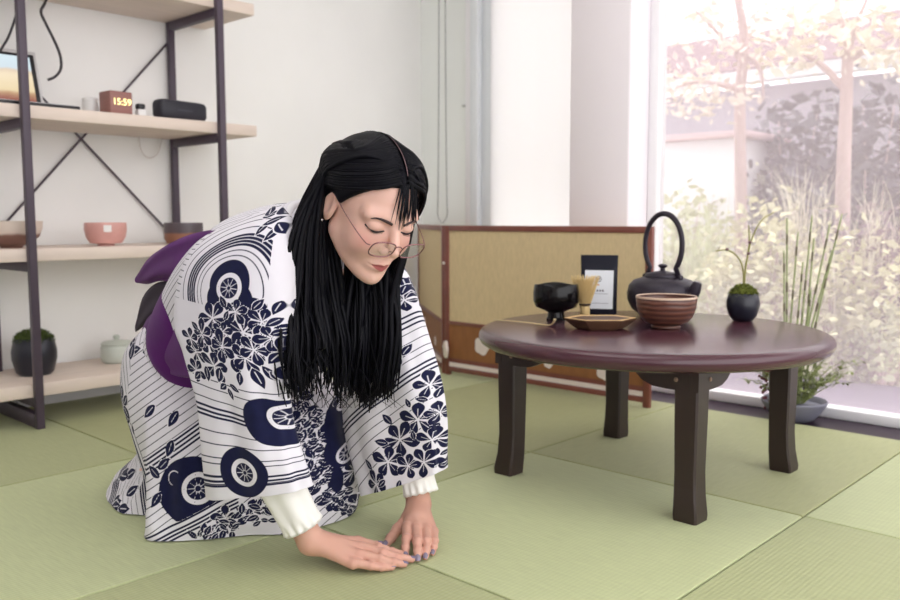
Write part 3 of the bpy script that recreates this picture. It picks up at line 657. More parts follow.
for lb, x, ytop, Y, wpx, n, size, col, sd in [
    ('dark leaved shrub under the gutter, between the two tree trunks', 790, 112, 3.7, 60, 1500, .10, dkl, 31),
    ('dark grey ivy shrub at the far right below the gutter', 880, 95, 3.6, 70, 2000, .10, dkl, 32),
    ('mauve leaved shrub at the right edge of the window view', 905, 210, 2.3, 45, 1100, .06, mvl, 33),
    ('grey green shrub in the middle of the garden', 800, 190, 3.0, 70, 1500, .075, mid, 34),
    ('pale green shrub left of the middle, behind the kettle', 690, 200, 2.6, 55, 1500, .06, pal, 35),
    ('lime green shrub behind the grass sprig', 760, 215, 2.1, 55, 1500, .05, yel, 36),
    ('pale yellow green shrub behind the horsetail reeds', 850, 230, 2.0, 50, 1500, .045, yel, 37),
    ('low pale green shrub by the terrace edge at the right', 890, 310, 1.95, 40, 900, .04, pal, 38),
    ('low pale shrub by the terrace edge behind the little pot', 735, 285, 1.95, 45, 900, .04, pal, 39)]:
    p_ = at(x, ytop, Y); dd = (p_-CAM)@VF
    shrub(lb, p_[0], p_[1], wpx*dd/FPX, p_[2], n, size, col, sd, tw=16)
# tall pale grass clumps
def grass(label, x, ytop, Y, wpx, n, seed, col):
    p_ = at(x, ytop, Y); dd = (p_-CAM)@VF; w = wpx*dd/FPX; rg = np.random.default_rng(seed)
    t = empty('grass_clump', (p_[0], p_[1], -.06), label, 'grass', 'pale grass clumps in the garden'); m = MB()
    for k in range(n):
        a = rg.uniform(0, 2*PI); r_ = w*rg.uniform(.2, 1.2); h = p_[2]*rg.uniform(.5, 1.1)
        b = np.array([p_[0]+.2*w*rg.normal(), p_[1]+.1*rg.normal(), -.06]); tip = b+np.array([r_*math.cos(a), .6*r_*math.sin(a), h]); c = b+np.array([.2*r_*math.cos(a), .1*r_*math.sin(a), h*.75])
        P = spline([b, c, tip], 9); s = np.array([-math.sin(a), math.cos(a), 0])*.004
        V = [q_+sg*s*(1-i/9.5) for i, q_ in enumerate(P) for sg in (-1, 1)]; m.add(V, [(2*i, 2*i+1, 2*i+3, 2*i+2) for i in range(8)])
    m.build('blades', col, t, world=True)
straw = mat('straw_blade', (228, 222, 200), .7, var=.15, vscale=3)
grass('fine straw coloured grass in front of the dark shrubs', 800, 165, 2.5, 55, 150, 51, straw)
grass('arching pale grass at the right of the garden', 878, 180, 2.2, 50, 150, 52, straw)
grass('pale grass behind the kettle handle', 705, 190, 2.2, 45, 130, 53, mat('pale_green_blade', (214, 224, 178), .7, var=.15, vscale=3))
# ------------------------------------------------------------------ the kneeling woman
person = empty('person', (-.2, -.80, 0), 'woman in a white and navy yukata kneeling and bowing with both hands on the tatami', 'person')
def A(*v): return np.array(v, float)
# head frame
yw, pt, rl = math.radians(40), math.radians(35), math.radians(0)
HF = math.sin(yw)*math.cos(pt)*VR - math.sin(pt)*VU - math.cos(yw)*math.cos(pt)*VF
HU = math.sin(yw)*math.sin(pt)*VR + math.cos(pt)*VU - math.cos(yw)*math.sin(pt)*VF
HL = math.cos(yw)*VR + math.sin(yw)*VF
c_, s_ = math.cos(rl), math.sin(rl); HU, HL = c_*HU+s_*HL, c_*HL-s_*HU
HC = dep(371, 203, 1.5)
HM = np.stack([HF, HL, HU], 1)
def H(p): return HC+np.asarray(p, float)@HM.T
def toH(P): return (P-HC)@HM
# --- signed distance helpers
def smin(a, b, k):
    h = np.clip(.5+.5*(b-a)/k, 0, 1); return b+(a-b)*h-k*h*(1-h)
def smax(a, b, k): return -smin(-a, -b, k)
def cone(P, a, b, ra, rb):
    a, b = np.asarray(a, float), np.asarray(b, float); ba = b-a; t = np.clip(((P-a)@ba)/(ba@ba), 0, 1)
    return np.linalg.norm(P-a-t[:, None]*ba, axis=1)-(ra+(rb-ra)*t)
def ell(P, c, r):
    q = (P-np.asarray(c))/np.asarray(r); k = np.linalg.norm(q, axis=1); return (k-1)*k/np.maximum(np.linalg.norm(q/np.asarray(r), axis=1), 1e-9)
def sph(P, c, r): return np.linalg.norm(P-np.asarray(c), axis=1)-r
def surface_nets(fn, lo, hi, h):
    lo = np.array(lo, float); n = np.ceil((np.array(hi)-lo)/h).astype(int)+1
    ax = [lo[i]+h*np.arange(n[i]) for i in range(3)]
    P = np.stack(np.meshgrid(*ax, indexing='ij'), -1).reshape(-1, 3)
    D = np.concatenate([fn(q) for q in np.array_split(P, max(1, len(P)//400000))]).reshape(n)
    Sg = D < 0
    sl = lambda o, m: tuple(slice(o[i], o[i]+m[i]) for i in range(3))
    m = n-1; corners = [(i, j, k) for i in (0, 1) for j in (0, 1) for k in (0, 1)]
    cnt = sum(Sg[sl(c, m)].astype(int) for c in corners); mixed = (cnt > 0) & (cnt < 8)
    idx = -np.ones(m, int); idx[mixed] = np.arange(mixed.sum()); cells = np.argwhere(mixed)
    acc = np.zeros((len(cells), 3)); num = np.zeros(len(cells))
    for c in corners:
        for ax_ in range(3):
            if c[ax_]: continue
            d = list(c); d[ax_] = 1
            a = D[tuple((cells+c).T)]; b = D[tuple((cells+d).T)]; x = (a < 0) != (b < 0)
            t = np.where(x, a/np.where(a == b, 1, a-b), 0); p = np.array(c, float)+t[:, None]*(np.array(d)-np.array(c)); acc += p*x[:, None]; num += x
    V = lo+h*(cells+acc/num[:, None]); F = []
    for k in range(3):
        i, j = (k+1) % 3, (k+2) % 3; e = np.eye(3, dtype=int)
        nn = n.copy(); nn[k] -= 1
        a = Sg[sl((0, 0, 0), nn)]; b = Sg[sl(tuple(e[k]), nn)]; x = np.argwhere(a != b)
        x = x[(x[:, i] > 0) & (x[:, j] > 0) & (x[:, i] < n[i]-1) & (x[:, j] < n[j]-1)]
        q = np.stack([idx[tuple((x-o).T)] for o in (0*e[k], e[i], e[i]+e[j], e[j])], 1)
        fl = ~a[tuple(x.T)]; q[fl] = q[fl][:, ::-1]; F.append(q)
    return V, np.vstack(F)
# --- body parts as fields
RS, RE, RW = A(.07, -.915, .525), A(.095, -.955, .29), A(.182, -.873, .048)
LS, LE, LW = A(.07, -.645, .53), A(.13, -.60, .29), A(.189, -.607, .052)
HANDS = {'R': dict(I=[(.215, -.791, .034), (.252, -.775, .027), (.268, -.755, .017), (.280, -.733, .0085)], M=[(.240, -.806, .034), (.276, -.785, .026), (.293, -.765, .017), (.304, -.739, .0085)],
                   P=[(.256, -.823, .029), (.285, -.799, .021), (.300, -.781, .014), (.309, -.763, .0078)], L=[(.262, -.843, .022), (.284, -.820, .015), (.294, -.804, .010), (.303, -.787, .0072)],
                   T=[(.192, -.838, .034), (.196, -.795, .024), (.203, -.755, .013), (.210, -.733, .0085)], W=RW, E=RE),
         'L': dict(I=[(.233, -.683, .036), (.264, -.714, .029), (.275, -.727, .019), (.283, -.735, .0088)], M=[(.250, -.675, .036), (.288, -.709, .029), (.301, -.721, .018), (.308, -.728, .0085)],
                   P=[(.260, -.658, .032), (.292, -.688, .025), (.305, -.702, .016), (.313, -.713, .0080)], L=[(.266, -.643, .026), (.293, -.668, .020), (.301, -.678, .013), (.309, -.690, .0072)],
                   T=[(.200, -.648, .036), (.204, -.680, .023), (.212, -.706, .014), (.219, -.727, .0085)], W=LW, E=LE)}
FR = dict(I=(.0098, .0085, .0075, .0062), M=(.0100, .0087, .0077, .0064), P=(.0095, .0083, .0073, .0060), L=(.0085, .0073, .0064, .0054), T=(.0125, .0108, .0094, .0074))
def hand_sdf(P, h):
    d = cone(P, h['W'], h['E'], .0235, .036)
    d = smin(d, cone(P, h['W'], (h['W']+np.array(h['M'][0]))/2-A(0, 0, .004), .021, .019), .012)
    for f in 'IMPL':
        J = np.array(h[f]); d = smin(d, cone(P, h['W']+(J[0]-h['W'])*.15, J[0]-A(0, 0, .003), .015, FR[f][0]*1.12), .010)
    J = np.array(h['T']); d = smin(d, cone(P, h['W'], J[0], .018, .0145), .012)
    for f in 'IMPLT':
        J = np.array(h[f]); r = FR[f]; q = None
        for i in range(3):
            c = cone(P, J[i], J[i+1], r[i], r[i+1]); q = c if q is None else smin(q, c, .002)
        for i in (1, 2): q = smin(q, sph(P, J[i]+A(0, 0, .0008), r[i]*1.03), .003)
        d = smin(d, q, .0035)
    return smax(d, -(P[:, 2]-.0006), .002)
def head_sdf(P):
    Q = toH(P); y = np.abs(Q[:, 1]); Qs = Q.copy(); Qs[:, 1] = y
    d = ell(Q, (-.012, 0, .028), (.094, .073, .080))
    d = smin(d, ell(Q, (.026, 0, -.034), (.062, .057, .082)), .03)
    d = smin(d, cone(Qs, (.004, .047, -.054), (.060, .015, -.098), .019, .016), .025)
    d = smin(d, sph(Qs, (.054, .031, -.040), .029), .02)                     # cheek
    d = smin(d, sph(Q, (.074, 0, -.1045), .0155), .018)                       # chin
    d = smin(d, cone(Qs, (.0795, .012, .015), (.066, .046, .014), .010, .010), .014)   # brow
    d = smax(d, -ell(Qs, (.097, .031, -.001), (.014, .016, .010)), .012)     # socket
    d = smin(d, ell(Qs, (.0725, .0315, -.0025), (.0135, .0155, .0115)), .003)  # closed lid
    d = smin(d, cone(Q, (.083, 0, .010), (.1075, 0, -.0345), .0064, .0096), .008)  # nose
    d = smin(d, sph(Qs, (.0960, .0125, -.0410), .0078), .006)
    d = smax(d, -sph(Qs, (.1000, .0068, -.0490), .0034), .003)
    d = smin(d, ell(Q, (.073, 0, -.0735), (.020, .025, .017)), .010)          # muzzle
    for a, b, r in (((.0920, 0, -.0695), (.083, .019, -.0728), .0050), ((.0905, 0, -.0795), (.082, .015, -.0768), .0060)):
        d = smin(d, cone(Qs, a, b, r, r*.55), .004)
    d = smax(d, -cone(Qs, (.0985, 0, -.0744), (.083, .0235, -.0742), .0018, .0013), .002)
    # ear: rim, lobe, hollow
    e = ell(Qs, (-.012, .0725, -.016), (.017, .0075, .029)); e = smax(e, -ell(Qs, (-.009, .080, -.011), (.0095, .006, .018)), .004)
    d = smin(d, e, .005)
    nk = cone(P, H((-.030, 0, -.055)), A(.085, -.80, .575), .047, .055)
    return smin(d, nk, .022)
def trunk_sdf(P):
    d = cone(P, (-.30, -.80, .20), (-.20, -.80, .33), .10, .095)
    d = smin(d, cone(P, (-.20, -.80, .33), (-.03, -.80, .47), .095, .10), .05)
    d = smin(d, cone(P, (-.03, -.80, .47), (.06, -.80, .545), .10, .07), .05)
    for s, Sh, El, Wr in ((-1, RS, RE, RW), (1, LS, LE, LW)):
        d = smin(d, cone(P, (.03, -.80, .53), Sh, .06, .045), .04); d = smin(d, cone(P, Sh, El, .043, .036), .03); d = smin(d, cone(P, El, Wr, .036, .0235), .02)
        d = smin(d, cone(P, (-.30, -.80+s*.05, .17), (-.10, -.80+s*.085, .10), .07, .055), .04)     # thigh
        d = smin(d, cone(P, (-.11, -.80+s*.085, .065), (-.40, -.80+s*.07, .05), .055, .038), .02)    # shin
        d = smin(d, cone(P, (-.40, -.80+s*.07, .045), (-.50, -.80+s*.06, .03), .036, .022), .02)     # foot
    return smin(d, cone(P, H((-.030, 0, -.055)), A(.085, -.80, .575), .046, .054), .03)
Vs, Fs = [], []; off = 0
hl = HC-.17; hh = HC+.17
for fn, lo, hi, st in ((head_sdf, A(.06, -.95, .47), A(.42, -.62, .80), .0021), (lambda P: hand_sdf(P, HANDS['R']), A(.10, -1.0, 0.-.003), A(.33, -.71, .21), .00155), (lambda P: hand_sdf(P, HANDS['L']), A(.12, -.77, -.003), A(.335, -.55, .21), .00155), (trunk_sdf, A(-.62, -1.1, -.02), A(.26, -.5, .70), .011)):
    V, F = surface_nets(fn, lo, hi, st); Vs.append(V); Fs.append(F+off); off += len(V)
BV = np.vstack(Vs); BF = np.vstack(Fs)
hq = toH(Vs[0]); lipd = np.full(len(BV), 1.); 
Qs = hq.copy(); Qs[:, 1] = np.abs(Qs[:, 1])
zm = -.0744+.0006*(Qs[:, 1]/.02)**2; yy_ = Qs[:, 1]/.0205
hu = .0064*np.clip(1-yy_**2, 0, 1)-.0010*np.exp(-(Qs[:, 1]/.003)**2); hlow = .0074*np.clip(1-(Qs[:, 1]/.0185)**2, 0, 1)
lipd[:len(hq)] = np.where((hq[:, 0] > .06) & (Qs[:, 1] < .0205), np.maximum(hq[:, 2]-zm-hu, zm-hlow-hq[:, 2]), 1.)
bl_ = np.zeros(len(BV)); bl_[:len(hq)] = np.exp(-(np.linalg.norm(Qs-A(.075, .042, -.035), axis=1)/.022)**2)
handmask = np.zeros(len(BV)); handmask[len(Vs[0]):len(Vs[0])+len(Vs[1])+len(Vs[2])] = 1
knuck = np.zeros(len(BV))
for h in HANDS.values():
    for f in 'IMPLT':
        for i in ((0, 1, 2, 3) if f != 'T' else (1, 2, 3)): knuck = np.maximum(knuck, np.exp(-(np.linalg.norm(BV-np.array(h[f][i]), axis=1)/.010)**2))
skin = mat('skin', (226, 184, 168), .5, sss=.12, spec=.4)
nt = skin.node_tree; b = nt.nodes['Principled BSDF']
def attr(nt, n): a = nt.nodes.new('ShaderNodeAttribute'); a.attribute_name = n; return a
def mixc(nt, f, a, b_):
    x = nt.nodes.new('ShaderNodeMixRGB'); nt.links.new(f, x.inputs[0]); 
    for k, v in ((1, a), (2, b_)):
        if isinstance(v, tuple): x.inputs[k].default_value = v
        else: nt.links.new(v, x.inputs[k])
    return x.outputs[0]
mr = nt.nodes.new('ShaderNodeMapRange'); mr.inputs[1].default_value = .0008; mr.inputs[2].default_value = -.0012; nt.links.new(attr(nt, 'lip').outputs['Fac'], mr.inputs[0])
sc_ = nt.nodes.new('ShaderNodeMath'); sc_.operation = 'MULTIPLY'; sc_.inputs[1].default_value = .55; nt.links.new(attr(nt, 'blush').outputs['Fac'], sc_.inputs[0])
kn = nt.nodes.new('ShaderNodeMath'); kn.operation = 'MULTIPLY'; kn.inputs[1].default_value = .4; nt.links.new(attr(nt, 'knuckle').outputs['Fac'], kn.inputs[0])
base = mixc(nt, attr(nt, 'hand').outputs['Fac'], lin((230, 186, 170)), lin((210, 162, 144)))
c1 = mixc(nt, sc_.outputs[0], base, lin((208, 138, 130))); c1 = mixc(nt, kn.outputs[0], c1, lin((184, 124, 112)))
c2 = mixc(nt, mr.outputs[0], c1, lin((172, 94, 94))); nt.links.new(c2, b.inputs['Base Color'])
body = mobj('body', BV, BF, skin, person, True, attrs=dict(lip=lipd, blush=bl_, hand=handmask, knuckle=knuck), world=True)
# nails
nail = mat('lilac_grey_nail', (126, 116, 138), .2, coat=.4)
for s, h in HANDS.items():
    for f in 'IMPLT':
        J = np.array(h[f]); d = J[3]-J[2]; d /= np.linalg.norm(d); u = A(0, 0, 1)-d*d[2]; u /= np.linalg.norm(u); v = np.cross(d, u); r = FR[f][3]
        m = MB(); V = []
        for i in range(7):
            for j in range(7):
                a = (j-3)/3*.95; t = (i/6)*1.9-.75; w = 1-.25*abs(i-3)/3*(1 if i > 3 else .4)
                V.append(J[3]+d*r*t+(v*math.sin(a)*w+u*math.cos(a))*r*1.07*(1-.10*max(0, t-.4)) - u*r*.28*max(0, t-.5))
        m.add(V, [(i*7+j, i*7+j+1, (i+1)*7+j+1, (i+1)*7+j) for i in range(6) for j in range(6)]); m.build('fingernail', nail, person, smooth=True, world=True)
# brows, lashes, parting of the eyes
browm = mat('dark_brow', (62, 46, 46), .8); lash = mat('lash_line', (40, 28, 32), .7)
def on_face(y, z, lift=.0006):
    """point on the face surface at head-local (y, z)"""
    xs_ = np.linspace(.14, .02, 240); P = np.stack([xs_, np.full(240, y), np.full(240, z)], 1); d = head_sdf(H(P)); k = np.argmax(d < 0); return A(xs_[max(k, 1)]+lift, y, z)
for s in (-1, 1):
    P = [on_face(s*y, z, .0004) for y, z in ((.012, .0095), (.02, .0120), (.03, .0140), (.04, .0140), (.048, .0105))]
    m = MB(); m.tube([H(p) for p in spline(P, 24)], np.interp(np.linspace(0, 1, 24), [0, .3, 1], [.0026, .0030, .0010]), 6); m.build('eyebrow', browm, person, smooth=True, world=True)
    P = [on_face(s*y, z, .0004) for y, z in ((.0175, -.0075), (.023, -.0095), (.031, -.0108), (.039, -.0100), (.0475, -.0060))]
    m = MB(); m.tube([H(p) for p in spline(P, 24)], np.interp(np.linspace(0, 1, 24), [0, .5, 1], [.0011, .0024, .0016]), 6)
    for p in spline(P, 13)[2:]:
        m.tube([H(p), H(p+A(.004, s*.0015, -.0025)), H(p+A(.006, s*.0035, -.0018))], [.0004, .0003, .0001], 4)
    m.build('eyelashes', lash, person, smooth=True, world=True)
# earring
m = MB(); m.ball(H((-.010, -.0800, -.046)), .0032, 10, 8); m.build('earring', mat('silver', (220, 220, 224), .2, 1.), person, smooth=True, world=True)
# glasses: sitting low on the nose
gf = mat('rose_metal_frame', (150, 104, 108), .25, .7)
gl_ = bpy.data.materials.new('glare_film_lens'); gl_.use_nodes = True; nt = gl_.node_tree; nt.nodes.clear(); o_ = nt.nodes.new('ShaderNodeOutputMaterial')
t1_ = nt.nodes.new('ShaderNodeBsdfTransparent'); g1_ = nt.nodes.new('ShaderNodeBsdfGlossy'); g1_.inputs[1].default_value = .06; g1_.inputs[0].default_value = (.93, .9, 1, 1); x_ = nt.nodes.new('ShaderNodeMixShader'); x_.inputs[0].default_value = .18
f_ = nt.nodes.new('ShaderNodeBsdfDiffuse'); f_.inputs[0].default_value = lin((236, 228, 240)); y_ = nt.nodes.new('ShaderNodeMixShader'); y_.inputs[0].default_value = .08  # whitish film mixed into the lens stands for window glare
nt.links.new(t1_.outputs[0], y_.inputs[1]); nt.links.new(f_.outputs[0], y_.inputs[2])
nt.links.new(y_.outputs[0], x_.inputs[1]); nt.links.new(g1_.outputs[0], x_.inputs[2]); nt.links.new(x_.outputs[0], o_.inputs[0])
GN = A(.95, 0, -.30); GN /= np.linalg.norm(GN); GU = A(.30, 0, .95); GU /= np.linalg.norm(GU)
def lens(s, k):
    out_ = []
    for a in np.linspace(0, 2*PI, k, endpoint=False):
        x, y =   .0235*math.copysign(abs(math.cos(a))**.72, math.cos(a)), .0175*math.copysign(abs(math.sin(a))**.72, math.sin(a))
        c = A(.1150, s*.0310, -.0270); out_.append(c+A(0, 1, 0)*x+GU*y+GN*(-.20*abs(s*.0335+x)**2*6))
    return out_
m = MB()
for s in (-1, 1): m.tube([H(p) for p in lens(s, 44)], .00120, 6, closed=True)
br_ = [A(.113, -.0082, -.023), A(.1150, -.003, -.0195), A(.1150, .003, -.0195), A(.113, .0082, -.023)]; m.tube([H(p) for p in spline(br_, 12)], .0010, 6)
for s in (-1, 1):
    P = [A(.1075, s*.0540, -.022), A(.103, s*.062, -.020), A(.078, s*.069, -.013), A(.035, s*.074, -.002), A(-.004, s*.078, .010), A(-.022, s*.078, .002)]
    m.tube([H(p) for p in spline(P, 26)], .0009, 6)
    m.tube([H(p) for p in spline([A(.112, s*.010, -.031), A(.108, s*.0092, -.033), A(.105, s*.009, -.036)], 6)], .0012, 6)
eg = m.build('eyeglasses', gf, person, smooth=True, world=True); tag(eg, 'rose metal eyeglasses low on the nose')
for s in (-1, 1):
    m = MB(); P = [H(p) for p in lens(s, 44)]; m.add(P, [tuple(range(44))]); m.build('lens', gl_, eg, world=True)

# ------------------------------------------------------------------ hair
hairm = mat('blue_black_hair', (7, 7, 15), .5, spec=.14, var=.35, vscale=9, stretch=(18, 18, 1.5))
hb = hairm.node_tree.nodes['Principled BSDF']; hb.inputs['Anisotropic'].default_value = .5
EC, ER = A(-.014, 0, .028), A(.103, .085, .089)
def scalp(lon, lat, k=1.0):
    """head-local point on the hair shell; lon 0 = front, positive to her left"""
    return EC+ER*k*A(math.cos(lat)*math.cos(lon), math.cos(lat)*math.sin(lon), math.sin(lat))
def cap_sdf(P):
    Q = toH(P); y = np.abs(Q[:, 1])
    d = ell(Q, EC, ER)
    d = smin(d, ell(Q, (-.045, 0, -.035), (.062, .072, .085)), .03)        # hair down the nape
    face = (Q[:, 0]-.078)*.80-(Q[:, 2]-.074)*.60+y*(.10-.75*y)              # keeps the face clear
    low = ell(Q, (.040, 0, -.05), (.075, .082, .125))
    ear = ell(np.stack([Q[:, 0], y, Q[:, 2]], 1), (-.002, .083, -.022), (.022, .03, .034))
    d = smax(d, face, .008); d = smax(d, -low, .008); d = smax(d, -ear, .006)
    part = np.abs(Q[:, 1]-.004); d = d + .0035*np.exp(-(part/.0035)**2)*(Q[:, 2] > .06)
    return d
hv, hf = surface_nets(cap_sdf, HC-.185, HC+.185, .0028)
hairV, hairF = [hv], [hf]; ho = len(hv)
rg = np.random.default_rng(5)
def lock(P, r0, r1, n=26, flat=.55, k=6):
    global ho
    m = MB(); S_ = spline(P, n); t = np.linspace(0, 1, n)
    if len(P) > 6:
        ph_ = rg.uniform(0, 6.28); S_ = S_+VR*(np.sin(t*11+ph_)*.0045*np.clip(t-.55, 0, 1)*2)[:, None]
    m.tube(S_, np.interp(t, [0, .15, .7, 1], [r0*.5, r0, r0*.8, r1]), k, flat=flat)
    hairV.append(np.array(m.V)); 
    for f in m.F:
        hairX.append(tuple(i+ho for i in f))
    ho += len(m.V)
hairX = []
D = math.radians
# right side: from the parting over the skull, behind the ear, hanging straight down
for i in range(220):
    u = rg.uniform(); sx_ = D(-8) if u < .5 else D(-8)
    lat0 = D(rg.uniform(62, 86)); f = rg.uniform(0, 1)
    lon1 = D(-(100+66*f)); lat1 = D(rg.uniform(-4, 8)-12*f); pr_ = D(52+98*f+rg.uniform(-6, 6))
    P = [H(EC+ER*A(math.cos(pr_), -.04-.05*rg.uniform(), math.sin(pr_))), H(scalp(lon1*.62, D(48), 1.015)), H(scalp(lon1*.9, D(20), 1.02)), H(scalp(lon1, lat1, 1.02))]
    q0 = P[-1]; g = rg.uniform()
    xb = 281+66*g+rg.normal(0, 3); yb = 388-20*math.exp(-((g-.62)/.2)**2)+rg.normal(0, 9)
    yy = -.945+.17*g+rg.normal(0, .008); tip = py_(xb, yb, yy); mid_ = py_(283+58*g, 292+rg.normal(0, 6), yy*.7+.3*q0[1]); m2 = py_(277+70*g+rg.normal(0, 4), 345, yy)
    up_ = (q0+mid_)/2+A(0, 0, .01)-VR*.014*(1-g)
    lock(P+[up_, mid_, m2, tip], rg.uniform(.005, .0095), .0012)
# left side and nape: falls beyond the chin
for i in range(230):
    f = rg.uniform(0, 1); lon1 = D(70+100*f); lat1 = D(rg.uniform(-10, 6)-10*f)
    pr_ = D(52+98*f+rg.uniform(-6, 6))
    P = [H(EC+ER*A(math.cos(pr_), .06+.05*rg.uniform(), math.sin(pr_))), H(scalp(lon1*.62, D(48), 1.015)), H(scalp(lon1*.9, D(18), 1.02)), H(scalp(lon1, lat1, 1.02))]
    q0 = P[-1]; g = rg.uniform()
    xb = 334+60*g+rg.normal(0, 2); yb = 400-34*abs(g-.62)**1.6*2+rg.normal(0, 5); yy = -.775+.075*g+rg.normal(0, .010)
    tip = py_(xb, yb, yy); m2 = py_(338+63*g+rg.normal(0, 1.5), 345, yy); mid_ = py_(342+57*g, 300+rg.normal(0, 4), yy*.8+.2*q0[1]); up_ = (q0*.55+mid_*.45)+A(0, 0, .0)
    lock(P+[up_, mid_, m2, tip], rg.uniform(.005, .0095), .0012)
# front sweep along the hairline, tucked behind the ear
for i in range(120):
    g = rg.uniform()**1.3; s0 = -1 if i < 90 else 1
    P = [scalp(D(4*s0), D(33+44*g), 1.), scalp(D(38*s0), D(20+42*g), 1.012), scalp(D(72*s0), D(2+42*g), 1.018), scalp(D(98*s0), D(-10+36*g), 1.025), scalp(D(116*s0), D(-24+26*g), 1.0)]
    lock([H(p) for p in P], rg.uniform(.0030, .0045), .001, n=22)
m = MB(); P = [H(scalp(D(90), D(90-0)-0, 1.0)*A(1, 0, 1)+A(x_, .004, 0)) for x_ in (0,)]
P = [H(A(EC[0]+ER[0]*1.035*math.cos(D(l_)), .002, EC[2]+ER[2]*1.035*math.sin(D(l_)))) for l_ in np.linspace(42, 96, 24)]
m.tube(P, np.interp(np.linspace(0, 1, 24), [0, .3, 1], [.0008, .0008, .0003]), 6); o_ = m.build('parting', mat('scalp', (122, 96, 100), .7), person, smooth=True, world=True); tag(o_, 'pale line of the hair parting')
# stray thin strands near the tips
for i in range(44):
    x0_ = rg.uniform(290, 392); yy = -.87+.19*(x0_-288)/106
    lock([py_(x0_+rg.normal(0, 4), 300, yy), py_(x0_+rg.normal(0, 5), 345, yy-.01), py_(x0_+rg.normal(0, 8), 385, yy-.012), py_(x0_+rg.normal(0, 12), 408, yy-.01)], .0016, .0004, k=5)
# far temple curtain
for i in range(34):
    g = rg.uniform(); lon = D(38+40*g)
    P = [H(scalp(D(12), D(60+15*g), 1.)), H(scalp(lon*.6, D(42), 1.02)), H(scalp(lon, D(18), 1.035)), H(scalp(lon*1.02, D(-2), 1.04)), H(scalp(lon*1.04, D(-16), 1.0)*A(1, 1, 1)+A(0, 0, -.012*rg.uniform(0, 1)))]
    lock(P, .0036, .0006)
# wispy fringe
fr = MB()
for i in range(38):
    y0 = rg.uniform(-.012, .030); y1 = y0*1.45+rg.uniform(-.006, .008); z1 = rg.uniform(.002, .024)+.010*(y1 < -.008)
    pa, pb = on_face(y1, z1, .0045), on_face((y0+y1)/2, (z1+.075)/2, .005)
    P = [scalp(D(math.degrees(math.atan2(y0, .08))), D(34), 1.0), pb, pa]
    lock([H(p) for p in P], .0013, .0003, n=14, k=5)
HV = np.vstack(hairV); HFc = [tuple(f) for f in hf]+hairX
hair = mobj('hair', HV, HFc, hairm, person, True, world=True); tag(hair, 'long straight black hair hanging forward')

# ------------------------------------------------------------------ clothes: lofted cloth with a printed pattern
def loft(rings, nu, nv):
    """rings: (m, k, 3) closed control rings -> grid (nv, nu, 3)"""
    R = np.stack([closed_spline(r, nu) for r in rings]); return spline(R, nv)
def grid_faces(nv, nu, o=0):
    i, j = np.meshgrid(np.arange(nv-1), np.arange(nu), indexing='ij'); i, j = i.ravel(), j.ravel(); k = (j+1) % nu
    return np.stack([i*nu+j, i*nu+k, (i+1)*nu+k, (i+1)*nu+j], 1)+o
def seg_ring(Lp, Rp, tf, tb, k=12, nrm=None, pw=.8):
    """flattened ring between a left and a right point; tf / tb = depth towards / away from the near side"""
    Lp, Rp = np.array(Lp), np.array(Rp); c = (Lp+Rp)/2; e = (Rp-Lp)/2; n = np.array(nrm) if nrm is not None else A(e[1], -e[0], 0); n = n/np.linalg.norm(n)
    out_ = []
    for i in range(k):
        a = 2*PI*i/k; sn = math.sin(a); out_.append(c+e*math.copysign(abs(math.cos(a))**pw, math.cos(a))+n*(tf if sn > 0 else tb)*math.copysign(abs(sn)**pw, sn))
    return np.array(out_)
# --- print motifs: signed distance, negative = navy
def m_wheel(x, y, R, ox=0, oy=0, rr=.42, tail=None):
    d = np.hypot(x, y)-R
    if tail is not None:
        for k in range(1, 9):
            t = k/8; d = np.minimum(d, np.hypot(x-tail[0]*t, y-tail[1]*t)-R*(1-.8*t))
    X, Y = x-ox, y-oy; r = np.hypot(X, Y); th = np.arctan2(Y, X)
    ring = np.abs(r-rr*R*.86)-.14*rr*R*1.1
    beads = np.where(np.cos(th*14) > .55, .0, .0)
    d = np.maximum(d, -ring)
    bead = np.maximum(np.abs(r-rr*R*.86)-.02*R, np.abs(np.sin(th*7))*r-.05*R); d = np.minimum(d, bead)
    spoke = np.maximum(np.abs(np.sin(th*5))*r/5-.0006, r-rr*R*.64); d = np.maximum(d, -np.maximum(spoke, .08*R-r))
    d = np.maximum(d, -(np.abs(r-.10*R*1.0)-.012*R))
    sw = np.abs(np.hypot(x+R*.5, y-R*.35)-R*.22)-.018*R; d = np.maximum(d, -np.maximum(sw, np.hypot(x+R*.62, y-R*.42)-R*.27)) if rr < .5 else d
    return d
def m_ell(x, y, a, b): 
    k = np.hypot(x/a, y/b); return (k-1)*min(a, b)
def m_petal(x, y, ang, L, W):
    c, s = math.cos(ang), math.sin(ang); X = x*c+y*s; Y = -x*s+y*c
    w = W*np.clip(np.sin(np.clip(X/L, 0, 1)**.85*PI), 0, 1)
    d = np.where((X > 0) & (X < L), np.abs(Y)-w, np.hypot(np.where(X < 0, X, X-L), Y))
    return np.maximum(d, -np.maximum(np.abs(Y)-.022*L, np.abs(X-.45*L)-.28*L))
def m_obovate(x, y, ang, L, W):
    c, s = math.cos(ang), math.sin(ang); X = (x*c+y*s)/L; Y = -x*s+y*c
    t = np.clip(X, 0, 1); w = W*(np.sin(t**1.35*PI)**.75)*(.55+.45*t)*1.15
    d = np.where((X > 0) & (X < 1), np.abs(Y)-w, np.hypot(np.where(X < 0, X, X-1)*L, Y))
    return np.maximum(d, -np.maximum(np.abs(Y)-.020*L, np.abs(X-.38)-.26))
def m_flower(x, y, r, a0=0., n=5):
    d = np.full(x.shape, 9.)
    for k in range(n): d = np.minimum(d, m_obovate(x-.06*r*math.cos(a0+2*PI*k/n), y-.06*r*math.sin(a0+2*PI*k/n), a0+2*PI*k/n+.12*math.sin(5*k+a0), r*(.9+.1*math.sin(3*k+9*a0)), r*.30))
    return d
